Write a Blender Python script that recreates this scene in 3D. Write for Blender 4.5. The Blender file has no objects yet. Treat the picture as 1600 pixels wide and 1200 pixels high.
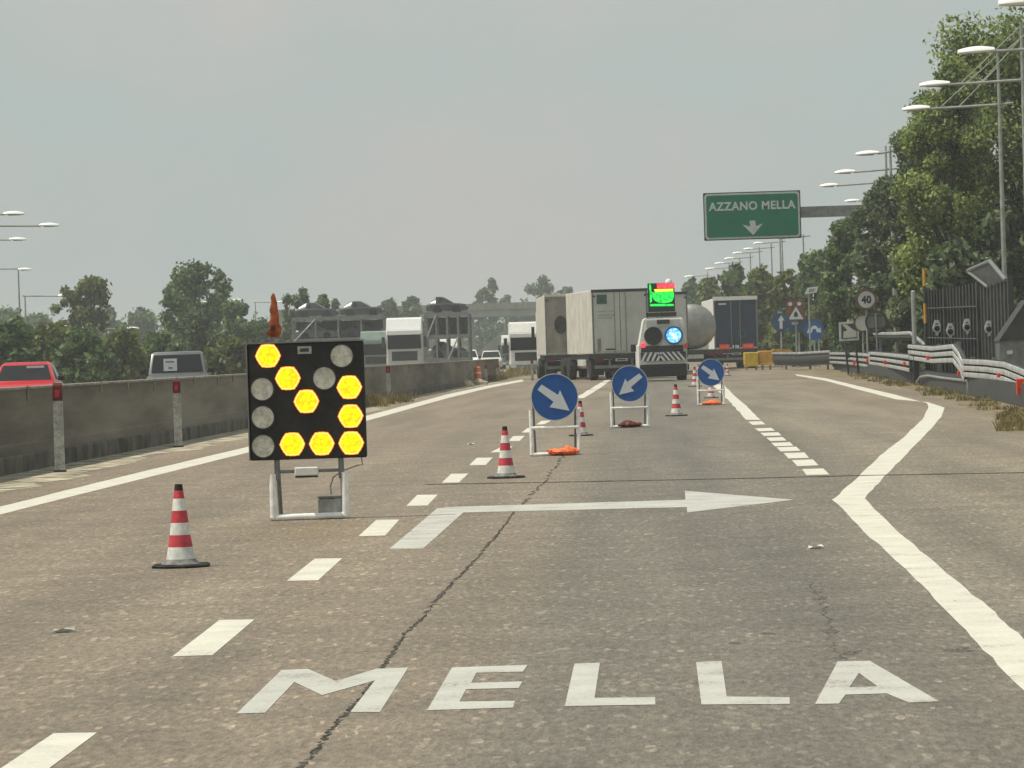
import bpy, bmesh, math, random
import numpy as np
from mathutils import Vector, Matrix, Euler
R = math.radians
rnd = random.Random(7)
scene = bpy.context.scene
COL = scene.collection

# ------------------------------------------------------------ camera
CAMH = 1.27
F = 6000.0
cam_data = bpy.data.cameras.new('camera')
cam_data.sensor_width = 36.0
cam_data.lens = 135.0
cam_data.clip_start = 0.5
cam_data.clip_end = 6000
cam = bpy.data.objects.new('camera', cam_data)
COL.objects.link(cam)
CAMROT = Euler((R(90) - math.atan(47 / F), 0, 0)).to_matrix() @ Matrix.Rotation(R(-1.8), 3, 'Z')
cam.matrix_world = Matrix.Translation((0, 0, CAMH)) @ CAMROT.to_4x4()
scene.camera = cam

# ------------------------------------------------------------ light
SUN_EL, SUN_AZ = 64.0, 262.0        # azimuth clockwise from +Y (the driving direction)
world = bpy.data.worlds.new('World')
scene.world = world
world.use_nodes = True
wn = world.node_tree
wn.nodes.clear()
wo = wn.nodes.new('ShaderNodeOutputWorld')
bg = wn.nodes.new('ShaderNodeBackground')
sky = wn.nodes.new('ShaderNodeTexSky')
sky.sky_type = 'NISHITA'
sky.sun_disc = False
sky.sun_elevation = R(SUN_EL)
sky.sun_rotation = R(SUN_AZ)
sky.dust_density = 6.0
sky.air_density = 1.2
tc = wn.nodes.new('ShaderNodeTexCoord')
mp = wn.nodes.new('ShaderNodeMapping')
mp.inputs['Scale'].default_value = (9, 9, 15)
ns = wn.nodes.new('ShaderNodeTexNoise')
ns.inputs['Scale'].default_value = 1.3
ns.inputs['Detail'].default_value = 5
rp = wn.nodes.new('ShaderNodeValToRGB')
rp.color_ramp.elements[0].position = 0.38
rp.color_ramp.elements[0].color = (3.95, 4.62, 4.48, 1)
rp.color_ramp.elements[1].position = 0.66
rp.color_ramp.elements[1].color = (4.7, 4.66, 4.5, 1)
mx = wn.nodes.new('ShaderNodeMixRGB')
mx.inputs['Fac'].default_value = 0.88
wn.links.new(tc.outputs['Generated'], mp.inputs['Vector'])
wn.links.new(mp.outputs['Vector'], ns.inputs['Vector'])
wn.links.new(ns.outputs['Fac'], rp.inputs['Fac'])
wn.links.new(sky.outputs['Color'], mx.inputs['Color1'])
wn.links.new(rp.outputs['Color'], mx.inputs['Color2'])
wn.links.new(mx.outputs['Color'], bg.inputs['Color'])
bg.inputs['Strength'].default_value = 0.083
wn.links.new(bg.outputs['Background'], wo.inputs['Surface'])

sd = bpy.data.lights.new('sun', 'SUN')
sd.energy = 2.75
sd.angle = R(0.8)
sd.color = (1.0, 0.94, 0.82)
so = bpy.data.objects.new('sun', sd)
COL.objects.link(so)
todir = Vector((math.sin(R(SUN_AZ)) * math.cos(R(SUN_EL)), math.cos(R(SUN_AZ)) * math.cos(R(SUN_EL)), math.sin(R(SUN_EL))))
so.rotation_euler = todir.to_track_quat('Z', 'Y').to_euler()
so.location = (0, 0, 60)

scene.view_settings.view_transform = 'Standard'
scene.view_settings.look = 'None'
scene.view_settings.exposure = 0.55
scene.view_settings.gamma = 1.0
scene.render.engine = 'CYCLES'
scene.cycles.volume_bounces = 0
scene.cycles.volume_step_rate = 4

# ------------------------------------------------------------ surveying helpers
def ray(px, py):
    return CAMROT @ Vector(((px - 800) / F, -(py - 600) / F, -1.0))
def G(px, py, z=0.0):
    """point of the road surface seen at that place in the survey picture"""
    d = ray(px, py)
    t = (z - CAMH) / d.z
    return Vector((d.x * t, d.y * t, z))
def at(px, py, Y):
    d = ray(px, py)
    t = Y / d.y
    return Vector((d.x * t, Y, CAMH + d.z * t))
def loc_on(px, py):
    g = G(px, py)
    return (g.x, g.y, 0)
ROADROT = -math.atan(198.3 / F)

# ------------------------------------------------------------ materials
def mat(name, col, rough=0.7, metal=0.0, var=0.12, scale=4.0, spec=0.3, emit=None, estr=0.0, alpha=None, bump=0.0):
    m = bpy.data.materials.new(name)
    m.use_nodes = True
    nt = m.node_tree
    b = nt.nodes['Principled BSDF']
    b.inputs['Roughness'].default_value = rough
    b.inputs['Metallic'].default_value = metal
    b.inputs['Specular IOR Level'].default_value = spec
    c = (*col, 1)
    if var > 0:
        t = nt.nodes.new('ShaderNodeTexCoord')
        n = nt.nodes.new('ShaderNodeTexNoise')
        n.inputs['Scale'].default_value = scale
        n.inputs['Detail'].default_value = 8
        n.inputs['Roughness'].default_value = 0.65
        r = nt.nodes.new('ShaderNodeValToRGB')
        r.color_ramp.elements[0].position = 0.35
        r.color_ramp.elements[1].position = 0.62
        r.color_ramp.elements[0].color = tuple(x * (1 - var * 1.6) for x in col) + (1,)
        r.color_ramp.elements[1].color = tuple(min(1, x * (1 + var * .5)) for x in col) + (1,)
        nt.links.new(t.outputs['Object'], n.inputs['Vector'])
        nt.links.new(n.outputs['Fac'], r.inputs['Fac'])
        nt.links.new(r.outputs['Color'], b.inputs['Base Color'])
        if bump:
            bp = nt.nodes.new('ShaderNodeBump')
            bp.inputs['Strength'].default_value = bump
            nt.links.new(n.outputs['Fac'], bp.inputs['Height'])
            nt.links.new(bp.outputs['Normal'], b.inputs['Normal'])
    else:
        b.inputs['Base Color'].default_value = c
    if emit:
        b.inputs['Emission Color'].default_value = (*emit, 1)
        b.inputs['Emission Strength'].default_value = estr
    return m

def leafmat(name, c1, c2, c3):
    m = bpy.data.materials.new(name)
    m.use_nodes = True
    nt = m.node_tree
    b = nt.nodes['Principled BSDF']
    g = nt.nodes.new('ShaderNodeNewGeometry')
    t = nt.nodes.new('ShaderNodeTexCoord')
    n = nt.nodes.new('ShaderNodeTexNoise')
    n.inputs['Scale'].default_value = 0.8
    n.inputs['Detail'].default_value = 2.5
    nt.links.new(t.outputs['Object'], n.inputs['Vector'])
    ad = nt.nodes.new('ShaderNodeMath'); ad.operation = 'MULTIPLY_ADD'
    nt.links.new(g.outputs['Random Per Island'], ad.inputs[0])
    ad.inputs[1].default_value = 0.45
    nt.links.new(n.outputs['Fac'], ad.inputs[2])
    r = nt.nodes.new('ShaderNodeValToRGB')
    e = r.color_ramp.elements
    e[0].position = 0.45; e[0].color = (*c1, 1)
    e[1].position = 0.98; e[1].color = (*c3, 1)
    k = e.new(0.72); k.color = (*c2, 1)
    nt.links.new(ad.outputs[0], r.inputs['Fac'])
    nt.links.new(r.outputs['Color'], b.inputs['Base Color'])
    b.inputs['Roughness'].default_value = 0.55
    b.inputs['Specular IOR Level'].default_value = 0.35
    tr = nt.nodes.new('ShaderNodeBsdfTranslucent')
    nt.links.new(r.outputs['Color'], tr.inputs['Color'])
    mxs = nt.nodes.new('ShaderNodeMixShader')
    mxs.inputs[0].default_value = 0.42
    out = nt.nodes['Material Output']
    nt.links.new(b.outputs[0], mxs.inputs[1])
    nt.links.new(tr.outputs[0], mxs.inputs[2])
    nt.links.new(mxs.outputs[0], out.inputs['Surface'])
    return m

def asphalt_material():
    m = bpy.data.materials.new('asphalt')
    m.use_nodes = True
    nt = m.node_tree
    N, L = nt.nodes, nt.links
    b = N['Principled BSDF']
    t = N.new('ShaderNodeTexCoord')
    # broad wear, tracks along the driving direction
    mp = N.new('ShaderNodeMapping')
    mp.inputs['Rotation'].default_value = (0, 0, -ROADROT)
    L.new(t.outputs['Object'], mp.inputs['Vector'])
    sep = N.new('ShaderNodeSeparateXYZ')
    L.new(mp.outputs['Vector'], sep.inputs[0])
    st = N.new('ShaderNodeMapping')
    st.inputs['Scale'].default_value = (1.3, 0.07, 1)
    L.new(mp.outputs['Vector'], st.inputs['Vector'])
    streak = N.new('ShaderNodeTexNoise')
    streak.inputs['Scale'].default_value = 1.0
    streak.inputs['Detail'].default_value = 4
    L.new(st.outputs['Vector'], streak.inputs['Vector'])
    blot = N.new('ShaderNodeTexNoise')
    blot.inputs['Scale'].default_value = 1.4
    blot.inputs['Detail'].default_value = 6
    L.new(t.outputs['Object'], blot.inputs['Vector'])
    # lateral paving strips: tan on the left, greyer lane right of the long crack
    wob = N.new('ShaderNodeMath'); wob.operation = 'MULTIPLY_ADD'
    L.new(streak.outputs['Fac'], wob.inputs[0]); wob.inputs[1].default_value = 0.5
    L.new(sep.outputs['X'], wob.inputs[2])
    mr = N.new('ShaderNodeMapRange')
    mr.inputs['From Min'].default_value = -7.0
    mr.inputs['From Max'].default_value = 7.0
    L.new(wob.outputs[0], mr.inputs['Value'])
    r = N.new('ShaderNodeValToRGB')
    e = r.color_ramp.elements
    def P(x): return (x + 0.25 + 7) / 14
    tan = (0.187, 0.150, 0.105, 1); grey = (0.146, 0.126, 0.095, 1)
    e[0].position = P(-6); e[0].color = (0.200, 0.154, 0.103, 1)
    e[1].position = P(6.5); e[1].color = (0.190, 0.148, 0.094, 1)
    for x, c in ((-0.75, tan), (-0.45, grey), (0.6, (0.134, 0.117, 0.090, 1)), (1.7, (0.160, 0.136, 0.100, 1)), (2.6, (0.184, 0.153, 0.108, 1)), (4, (0.192, 0.157, 0.108, 1))):
        k = e.new(P(x)); k.color = c
    L.new(mr.outputs[0], r.inputs['Fac'])
    def mul(a, ramp, p0, v0, p1, v1):
        q = N.new('ShaderNodeMapRange')
        q.inputs['From Min'].default_value = p0; q.inputs['From Max'].default_value = p1
        q.inputs['To Min'].default_value = v0; q.inputs['To Max'].default_value = v1
        L.new(ramp, q.inputs['Value'])
        mm = N.new('ShaderNodeMixRGB'); mm.blend_type = 'MULTIPLY'; mm.inputs['Fac'].default_value = 1
        L.new(a, mm.inputs['Color1']); L.new(q.outputs[0], mm.inputs['Color2'])
        return mm.outputs['Color']
    c = mul(r.outputs['Color'], streak.outputs['Fac'], .3, .76, .7, 1.18)
    c = mul(c, blot.outputs['Fac'], .3, .84, .7, 1.12)
    # aggregate: pale and dark chippings
    v = N.new('ShaderNodeTexVoronoi'); v.inputs['Scale'].default_value = 75
    gm = N.new('ShaderNodeMapping'); gm.inputs['Scale'].default_value = (1, .24, 1)
    L.new(mp.outputs['Vector'], gm.inputs['Vector'])
    L.new(gm.outputs['Vector'], v.inputs['Vector'])
    sv = N.new('ShaderNodeSeparateColor')
    L.new(v.outputs['Color'], sv.inputs[0])
    c = mul(c, sv.outputs[0], 0, .80, 1, 1.20)
    n3 = N.new('ShaderNodeTexNoise'); n3.inputs['Scale'].default_value = 30; n3.inputs['Detail'].default_value = 5
    L.new(gm.outputs['Vector'], n3.inputs['Vector'])
    c = mul(c, n3.outputs['Fac'], .3, .74, .7, 1.24)
    v2 = N.new('ShaderNodeTexVoronoi'); v2.inputs['Scale'].default_value = 40
    L.new(gm.outputs['Vector'], v2.inputs['Vector'])
    sv2 = N.new('ShaderNodeSeparateColor'); L.new(v2.outputs['Color'], sv2.inputs[0])
    c = mul(c, sv2.outputs[1], .90, 1.0, 1.0, 1.75)
    L.new(c, b.inputs['Base Color'])
    b.inputs['Roughness'].default_value = 0.62
    b.inputs['Specular IOR Level'].default_value = 0.5
    bp = N.new('ShaderNodeBump'); bp.inputs['Strength'].default_value = 0.35; bp.inputs['Distance'].default_value = 0.01
    L.new(v.outputs['Distance'], bp.inputs['Height'])
    L.new(bp.outputs['Normal'], b.inputs['Normal'])
    return m

def paint_material(name, col, wear=0.5):
    """road paint, worn through to the asphalt in small flecks"""
    m = bpy.data.materials.new(name)
    m.use_nodes = True
    nt = m.node_tree
    N, L = nt.nodes, nt.links
    b = N['Principled BSDF']
    t = N.new('ShaderNodeTexCoord')
    a = N.new('ShaderNodeTexNoise'); a.inputs['Scale'].default_value = 45; a.inputs['Detail'].default_value = 6
    L.new(t.outputs['Object'], a.inputs['Vector'])
    c = N.new('ShaderNodeTexNoise'); c.inputs['Scale'].default_value = 3; c.inputs['Detail'].default_value = 5
    L.new(t.outputs['Object'], c.inputs['Vector'])
    ad = N.new('ShaderNodeMath'); ad.operation = 'ADD'
    L.new(a.outputs['Fac'], ad.inputs[0]); L.new(c.outputs['Fac'], ad.inputs[1])
    r = N.new('ShaderNodeValToRGB')
    e = r.color_ramp.elements
    e[0].position = 0.30 + wear * .16; e[0].color = (0.24, 0.21, 0.175, 1)
    e[1].position = 0.62; e[1].color = (*col, 1)
    k = e.new(0.36 + wear * .16); k.color = tuple(x * .8 for x in col) + (1,)
    h = N.new('ShaderNodeMath'); h.operation = 'MULTIPLY'; h.inputs[1].default_value = .5
    L.new(ad.outputs[0], h.inputs[0]); L.new(h.outputs[0], r.inputs['Fac'])
    L.new(r.outputs['Color'], b.inputs['Base Color'])
    b.inputs['Roughness'].default_value = 0.75
    return m

M = {}
M['asphalt'] = asphalt_material()
M['far_asphalt'] = mat('far_asphalt', (.2, .175, .14), .9, var=.2, scale=.6)
M['soil'] = mat('dry_soil', (.22, .175, .105), .95, var=.35, scale=1.2, bump=.5)
M['gravel'] = mat('pale_gravel', (.42, .38, .28), .95, var=.55, scale=2.2, bump=.4)
M['field'] = mat('field_grass', (.10, .12, .045), .95, var=.4, scale=.15)
M['paint'] = paint_material('road_paint', (.62, .60, .51), .3)
M['paint_grey'] = paint_material('worn_road_paint', (.48, .475, .43), .45)
M['crack'] = mat('crack', (.035, .033, .03), .95, var=.5, scale=12)
M['crackfill'] = mat('crack_edge', (.085, .075, .058), .95, var=.4, scale=20)
M['worn'] = mat('worn_surface', (.125, .115, .098), .95, var=.7, scale=55)
M['white'] = mat('white_paint', (.72, .72, .68), .5, var=.1, scale=6)
M['white_tube'] = mat('white_enamel', (.86, .86, .83), .35, var=.12, scale=14, spec=.5)
M['offwhite'] = mat('trailer_cream', (.57, .55, .48), .6, var=.14, scale=1.4)
M['door_grey'] = mat('trailer_door', (.52, .53, .49), .6, var=.10, scale=1.1)
M['door_brown'] = mat('trailer_door_dirty', (.27, .25, .215), .7, var=.25, scale=1.0)
M['black'] = mat('black_plastic', (.022, .022, .022), .55, var=.25, scale=8)
M['rubber'] = mat('rubber', (.03, .03, .028), .85, var=.4, scale=10)
M['dark'] = mat('dark_metal', (.045, .047, .047), .6, var=.3, scale=3)
M['darkgrey'] = mat('dark_grey', (.055, .057, .057), .7, var=.25, scale=4)
M['grey'] = mat('grey_metal', (.22, .23, .225), .5, metal=.3, var=.2, scale=5)
M['zinc'] = mat('galvanised', (.42, .43, .42), .42, metal=.75, var=.25, scale=5)
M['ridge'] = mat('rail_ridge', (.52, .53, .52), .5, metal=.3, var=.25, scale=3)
M['pole'] = mat('pole_grey', (.34, .36, .33), .5, metal=.3, var=.2, scale=3)
M['concrete'] = mat('barrier_concrete', (.205, .185, .150), .92, var=.32, scale=.8)
for n_ in M['concrete'].node_tree.nodes:
    if n_.type == 'TEX_NOISE': CN = n_
mpn = M['concrete'].node_tree.nodes.new('ShaderNodeMapping'); mpn.inputs['Scale'].default_value = (2, .12, 1.5)
M['concrete'].node_tree.links.new(CN.inputs['Vector'].links[0].from_socket, mpn.inputs['Vector'])
M['concrete'].node_tree.links.new(mpn.outputs['Vector'], CN.inputs['Vector'])
M['footing'] = mat('wall_footing', (.15, .138, .115), .95, var=.4, scale=1.5)
M['concrete_pale'] = mat('pale_concrete', (.30, .27, .23), .9, var=.25, scale=2)
M['post_white'] = mat('marker_post_white', (.42, .42, .38), .8, var=.3, scale=14)
M['red'] = mat('red', (.45, .035, .045), .5, var=.22, scale=12)
M['red_dark'] = mat('dark_red', (.13, .022, .02), .6, var=.3, scale=14)
M['cone_red'] = mat('cone_red', (.55, .06, .08), .55, var=.22, scale=12)
M['cone_white'] = mat('cone_white', (.70, .71, .65), .55, var=.18, scale=14)
M['cone_grey'] = mat('cone_foot_grey', (.19, .19, .18), .7, var=.35, scale=20)
M['orange'] = mat('orange_bag', (.95, .19, .06), .7, var=.25, scale=18)
M['orange_flag'] = mat('orange_cloth', (.42, .115, .045), .9, var=.55, scale=12)
M['blue'] = mat('sign_blue', (.016, .095, .33), .4, var=.08, scale=5, spec=.4)
M['blue_faded'] = mat('sign_blue_faded', (.035, .085, .17), .6, var=.15, scale=3)
M['green_sign'] = mat('sign_green', (.003, .155, .085), .45, var=.12, scale=1.2)
M['sign_pale'] = mat('sign_pale', (.50, .56, .52), .5, var=.12, scale=6)
M['sign_white'] = mat('sign_white', (.62, .66, .68), .45, var=.05, scale=4)
M['glass_dark'] = mat('dark_glass', (.015, .017, .02), .2, var=0, spec=.25)
M['car_red'] = mat('car_red', (.52, .012, .02), .25, var=.04, scale=2, spec=.6)
M['car_grey'] = mat('car_grey', (.16, .17, .165), .35, metal=.4, var=.08, scale=2, spec=.5)
M['car_dark'] = mat('car_dark', (.04, .045, .05), .3, var=.08, scale=2, spec=.5)
M['navy'] = mat('navy_doors', (.018, .034, .065), .5, var=.16, scale=1.2)
M['tank'] = mat('tank_steel', (.33, .33, .31), .42, metal=.5, var=.2, scale=1.2)
M['green_cab'] = mat('pale_green_paint', (.22, .29, .25), .5, var=.12, scale=2)
M['yellow'] = mat('yellow', (.62, .43, .03), .6, var=.18, scale=3)
M['amber'] = mat('amber_yellow', (.55, .29, .03), .6, var=.18, scale=3)
M['reflector'] = mat('red_reflector', (.75, .07, .03), .4, var=.1, emit=(1, .1, .03), estr=.0)
M['bark'] = mat('bark', (.09, .07, .05), .95, var=.4, scale=5)
M['lens_off'] = mat('unlit_lens', (.60, .58, .49), .35, var=.22, scale=22, spec=.5)
M['luminaire'] = mat('luminaire_white', (.85, .86, .85), .3, var=.03, spec=.6)
M['rust'] = mat('rusty', (.20, .085, .045), .85, var=.35, scale=8)
M['viaduct'] = mat('viaduct_concrete', (.33, .35, .32), .9, var=.2, scale=.3)
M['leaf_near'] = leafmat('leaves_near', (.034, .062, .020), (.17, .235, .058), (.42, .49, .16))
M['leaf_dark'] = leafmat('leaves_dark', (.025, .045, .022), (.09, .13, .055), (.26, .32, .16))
M['leaf_mid'] = leafmat('leaves_mid', (.028, .058, .022), (.10, .165, .055), (.21, .29, .10))
M['leaf_olive'] = leafmat('leaves_olive', (.045, .065, .018), (.13, .165, .042), (.23, .27, .075))
M['dry'] = leafmat('dry_grass', (.13, .105, .045), (.26, .21, .09), (.42, .36, .17))
M['dry_green'] = leafmat('half_dry_grass', (.10, .095, .04), (.22, .19, .08), (.38, .33, .15))

def led_material(name, c1, c2, strength, scale=90):
    m = bpy.data.materials.new(name)
    m.use_nodes = True
    nt = m.node_tree
    N, L = nt.nodes, nt.links
    b = N['Principled BSDF']
    t = N.new('ShaderNodeTexCoord')
    v = N.new('ShaderNodeTexVoronoi'); v.inputs['Scale'].default_value = scale
    L.new(t.outputs['Object'], v.inputs['Vector'])
    r = N.new('ShaderNodeValToRGB')
    e = r.color_ramp.elements
    e[0].position = .15; e[0].color = (*c1, 1)
    e[1].position = .75; e[1].color = (*c2, 1)
    L.new(v.outputs['Distance'], r.inputs['Fac'])
    L.new(r.outputs['Color'], b.inputs['Emission Color'])
    b.inputs['Emission Strength'].default_value = strength
    b.inputs['Base Color'].default_value = (*[x * .3 for x in c2], 1)
    return m
M['led_yellow'] = led_material('amber_lamp_lit', (1.0, .97, .0), (1.0, .50, .0), .92, 34)
M['led_rim'] = mat('amber_lamp_rim', (.5, .1, .01), .5, var=0, emit=(1, .25, .005), estr=1.4)  # orange halo round each lit lamp, drawn as a glowing rim
M['led_edge'] = mat('amber_lamp_edge', (.5, .4, .2), .5, var=0, emit=(1, .80, .30), estr=.85)  # pale fringe of the lamp glow, drawn as a glowing ring
M['led_green'] = led_material('green_lamps_lit', (.02, 1.0, .10), (.0, .38, .03), 1.2, 9)
M['led_red'] = led_material('red_lamps_lit', (1.0, .10, .12), (.8, .03, .05), .95, 9)
M['led_gold'] = mat('yellow_strip_lit', (.5, .4, .02), .5, var=0, emit=(.95, .9, .05), estr=1.0)
M['led_blue'] = led_material('blue_lamps_lit', (.35, .85, 1.0), (.03, .28, .95), 1.1, 9)
M['tail_red'] = mat('tail_lamp_lit', (.5, .02, .03), .4, var=0, emit=(1, .05, .09), estr=.7)

# ------------------------------------------------------------ mesh builder
class MB:
    def __init__(self):
        self.v = []; self.f = []; self.m = []; self.mi = 0
    def add(self, verts, faces):
        o = len(self.v)
        self.v += [tuple(x) for x in verts]
        for f in faces:
            self.f.append(tuple(i + o for i in f)); self.m.append(self.mi)
        return self
    def mat(self, i): self.mi = i; return self
    def box(self, c, s, rz=0, bev=0.0):
        cx, cy, cz = c; a, b, d = s[0] / 2, s[1] / 2, s[2] / 2
        if bev:
            q = bev
            ring = lambda zz, k: [(-a + k, -b + 0, zz), (a - k, -b, zz), (a, -b + k, zz), (a, b - k, zz), (a - k, b, zz), (-a + k, b, zz), (-a, b - k, zz), (-a, -b + k, zz)]
            def sh(zz, ins):
                return [(-a + q + 0, -b + ins, zz), (a - q, -b + ins, zz), (a - ins, -b + q, zz), (a - ins, b - q, zz), (a - q, b - ins, zz), (-a + q, b - ins, zz), (-a + ins, b - q, zz), (-a + ins, -b + q, zz)]
            rings = [sh(-d, q * .7), sh(-d + q, 0), sh(d - q, 0), sh(d, q * .7)]
            vs = [p for r_ in rings for p in r_]
            fs = []
            for k in range(3):
                for i in range(8):
                    j = (i + 1) % 8
                    fs.append((k * 8 + i, k * 8 + j, k * 8 + 8 + j, k * 8 + 8 + i))
            fs.append(tuple(reversed(range(8)))); fs.append(tuple(range(24, 32)))
        else:
            vs = [(x, y, z) for z in (-d, d) for x, y in ((-a, -b), (a, -b), (a, b), (-a, b))]
            fs = [(3, 2, 1, 0), (4, 5, 6, 7), (0, 1, 5, 4), (1, 2, 6, 5), (2, 3, 7, 6), (3, 0, 4, 7)]
        co, si = math.cos(rz), math.sin(rz)
        vs = [(cx + x * co - y * si, cy + x * si + y * co, cz + z) for x, y, z in vs]
        return self.add(vs, fs)
    def slab(self, x0, x1, z0, z1, y, t, bev=0):   # upright plate facing the camera
        return self.box(((x0 + x1) / 2, y + t / 2, (z0 + z1) / 2), (abs(x1 - x0), t, abs(z1 - z0)), bev=bev)
    def prism(self, pts, y0, y1):                   # polygon in x,z pushed along y
        n = len(pts)
        vs = [(x, y0, z) for x, z in pts] + [(x, y1, z) for x, z in pts]
        fs = [tuple(range(n)), tuple(reversed(range(n, 2 * n)))]
        fs += [(i, i + n, (i + 1) % n + n, (i + 1) % n) for i in range(n)]
        return self.add(vs, fs)
    def prism3(self, base, d):
        n = len(base); d = Vector(d)
        vs = [Vector(p) for p in base] + [Vector(p) + d for p in base]
        fs = [tuple(range(n)), tuple(reversed(range(n, 2 * n)))]
        fs += [(i, i + n, (i + 1) % n + n, (i + 1) % n) for i in range(n)]
        return self.add(vs, fs)
    def tube(self, pts, r, seg=8, closed=False):
        pts = [Vector(p) for p in pts]
        rs = r if isinstance(r, (list, tuple)) else [r] * len(pts)
        rings = []
        for i, p in enumerate(pts):
            a = pts[max(0, i - 1)]; b = pts[min(len(pts) - 1, i + 1)]
            d = (b - a).normalized()
            up = Vector((0, 0, 1)) if abs(d.z) < .95 else Vector((0, 1, 0))
            s = d.cross(up).normalized(); u = s.cross(d)
            rings.append([p + (s * math.cos(k * 2 * math.pi / seg) + u * math.sin(k * 2 * math.pi / seg)) * rs[i] for k in range(seg)])
        return self.loft(rings)
    def loft(self, rings, caps=True):
        n = len(rings[0])
        vs = [p for r_ in rings for p in r_]
        fs = []
        for k in range(len(rings) - 1):
            for i in range(n):
                j = (i + 1) % n
                fs.append((k * n + i, k * n + j, (k + 1) * n + j, (k + 1) * n + i))
        if caps:
            fs.append(tuple(reversed(range(n))))
            fs.append(tuple(range((len(rings) - 1) * n, len(rings) * n)))
        return self.add(vs, fs)
    def lathe(self, prof, seg=28, c=(0, 0, 0)):
        rings = [[(c[0] + r_ * math.cos(k * 2 * math.pi / seg), c[1] + r_ * math.sin(k * 2 * math.pi / seg), c[2] + z) for k in range(seg)] for r_, z in prof]
        return self.loft(rings)
    def disc(self, c, r, t=.01, seg=36, sx=1.0, sz=1.0, rot=0):       # disc facing -Y
        pts = [(c[0] + sx * r * math.cos(rot + k * 2 * math.pi / seg), c[2] + sz * r * math.sin(rot + k * 2 * math.pi / seg)) for k in range(seg)]
        return self.prism(pts, c[1], c[1] + t)
    def ring(self, c, r, w, t=.01, seg=36):
        o = [(c[0] + r * math.cos(k * 2 * math.pi / seg), c[2] + r * math.sin(k * 2 * math.pi / seg)) for k in range(seg)]
        i = [(c[0] + (r - w) * math.cos(k * 2 * math.pi / seg), c[2] + (r - w) * math.sin(k * 2 * math.pi / seg)) for k in range(seg)]
        vs = [(x, c[1], z) for x, z in o] + [(x, c[1], z) for x, z in i] + [(x, c[1] + t, z) for x, z in o] + [(x, c[1] + t, z) for x, z in i]
        fs = []
        n = seg
        for k in range(n):
            j = (k + 1) % n
            fs += [(k, j, n + j, n + k), (2 * n + j, 2 * n + k, 3 * n + k, 3 * n + j), (j, k, 2 * n + k, 2 * n + j), (n + k, n + j, 3 * n + j, 3 * n + k)]
        return self.add(vs, fs)
    def cylx(self, c, r, w, seg=20):                # wheel, axle along x
        rings = [[(c[0] + dx, c[1] + rr * math.cos(k * 2 * math.pi / seg), c[2] + rr * math.sin(k * 2 * math.pi / seg)) for k in range(seg)]
                 for dx, rr in ((-w / 2, r * .93), (-w * .4, r), (w * .4, r), (w / 2, r * .93))]
        return self.loft(rings)
    def sweep(self, path, prof, side=1):            # prof: (outward offset, height)
        path = [Vector(p) for p in path]
        rings = []
        for i, p in enumerate(path):
            a = path[max(0, i - 1)]; b = path[min(len(path) - 1, i + 1)]
            d = (b - a); d.z = 0; d.normalize()
            nrm = Vector((-d.y, d.x, 0)) * side
            rings.append([p + nrm * o + Vector((0, 0, h)) for o, h in prof])
        return self.loft(rings)
    def build(self, name, mats, parent=None, smooth=False):
        me = bpy.data.meshes.new(name)
        me.from_pydata(self.v, [], self.f)
        if not isinstance(mats, (list, tuple)): mats = [mats]
        for x in mats: me.materials.append(M[x] if isinstance(x, str) else x)
        me.polygons.foreach_set('material_index', self.m)
        bm = bmesh.new(); bm.from_mesh(me)
        bmesh.ops.recalc_face_normals(bm, faces=bm.faces)
        bm.to_mesh(me); bm.free()
        if smooth:
            me.polygons.foreach_set('use_smooth', [True] * len(me.polygons))
            me.set_sharp_from_angle(angle=R(38))
        me.update()
        o = bpy.data.objects.new(name, me)
        COL.objects.link(o)
        if parent: o.parent = parent
        return o

def tag(o, label=None, cat=None, group=None, kind=None):
    if label: o['label'] = label
    if cat: o['category'] = cat
    if group: o['group'] = group
    if kind: o['kind'] = kind
    return o
def thing(name, label, cat, loc=(0, 0, 0), rz=0, group=None):
    o = bpy.data.objects.new(name, None)
    COL.objects.link(o)
    o.location = loc; o.rotation_euler = (0, 0, rz)
    o.empty_display_size = .3
    return tag(o, label, cat, group)
def dup(root, loc, rz, label, cat=None):
    def cp(o, par):
        c = o.copy(); COL.objects.link(c)
        if par: c.parent = par
        for ch in [x for x in kids.get(o.name, [])]: cp(ch, c)
        return c
    kids = {}
    for o in list(COL.objects):
        if o.parent: kids.setdefault(o.parent.name, []).append(o)
    r = cp(root, None)
    r.location = loc; r.rotation_euler = (0, 0, rz); r['label'] = label
    if cat: r['category'] = cat
    return r
class Local:
    """turns survey picture places into local x, z of a thing standing at its base"""
    def __init__(self, px, py, D=None):
        self.D = D if D else G(px, py).y
        self.base = at(px, py, self.D)
        self.base.z = 0
        self.loc = tuple(self.base)
    def __call__(self, px, py):
        p = at(px, py, self.D)
        return (p.x - self.base.x, p.z)
    def x(self, px, py=560): return self(px, py)[0]
    def z(self, px, py): return self(px, py)[1]

def text_mb(mb, s, w, h, cx, cz, y, t=.01, bold=.0):
    cu = bpy.data.curves.new('tmp', 'FONT')
    cu.body = s; cu.align_x = 'CENTER'; cu.size = 1; cu.offset = bold
    cu.space_character = 1.08
    o = bpy.data.objects.new('tmp', cu); COL.objects.link(o)
    bpy.context.view_layer.update()
    me = bpy.data.meshes.new_from_object(o)
    vs = [v.co.copy() for v in me.vertices]
    fs = [tuple(p.vertices) for p in me.polygons]
    bpy.data.objects.remove(o); bpy.data.curves.remove(cu); bpy.data.meshes.remove(me)
    x0 = min(v.x for v in vs); x1 = max(v.x for v in vs); y0 = min(v.y for v in vs); y1 = max(v.y for v in vs)
    out = [(cx + ((v.x - x0) / (x1 - x0) - .5) * w, y, cz + ((v.y - y0) / (y1 - y0) - .5) * h) for v in vs]
    mb.add(out, fs)

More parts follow.
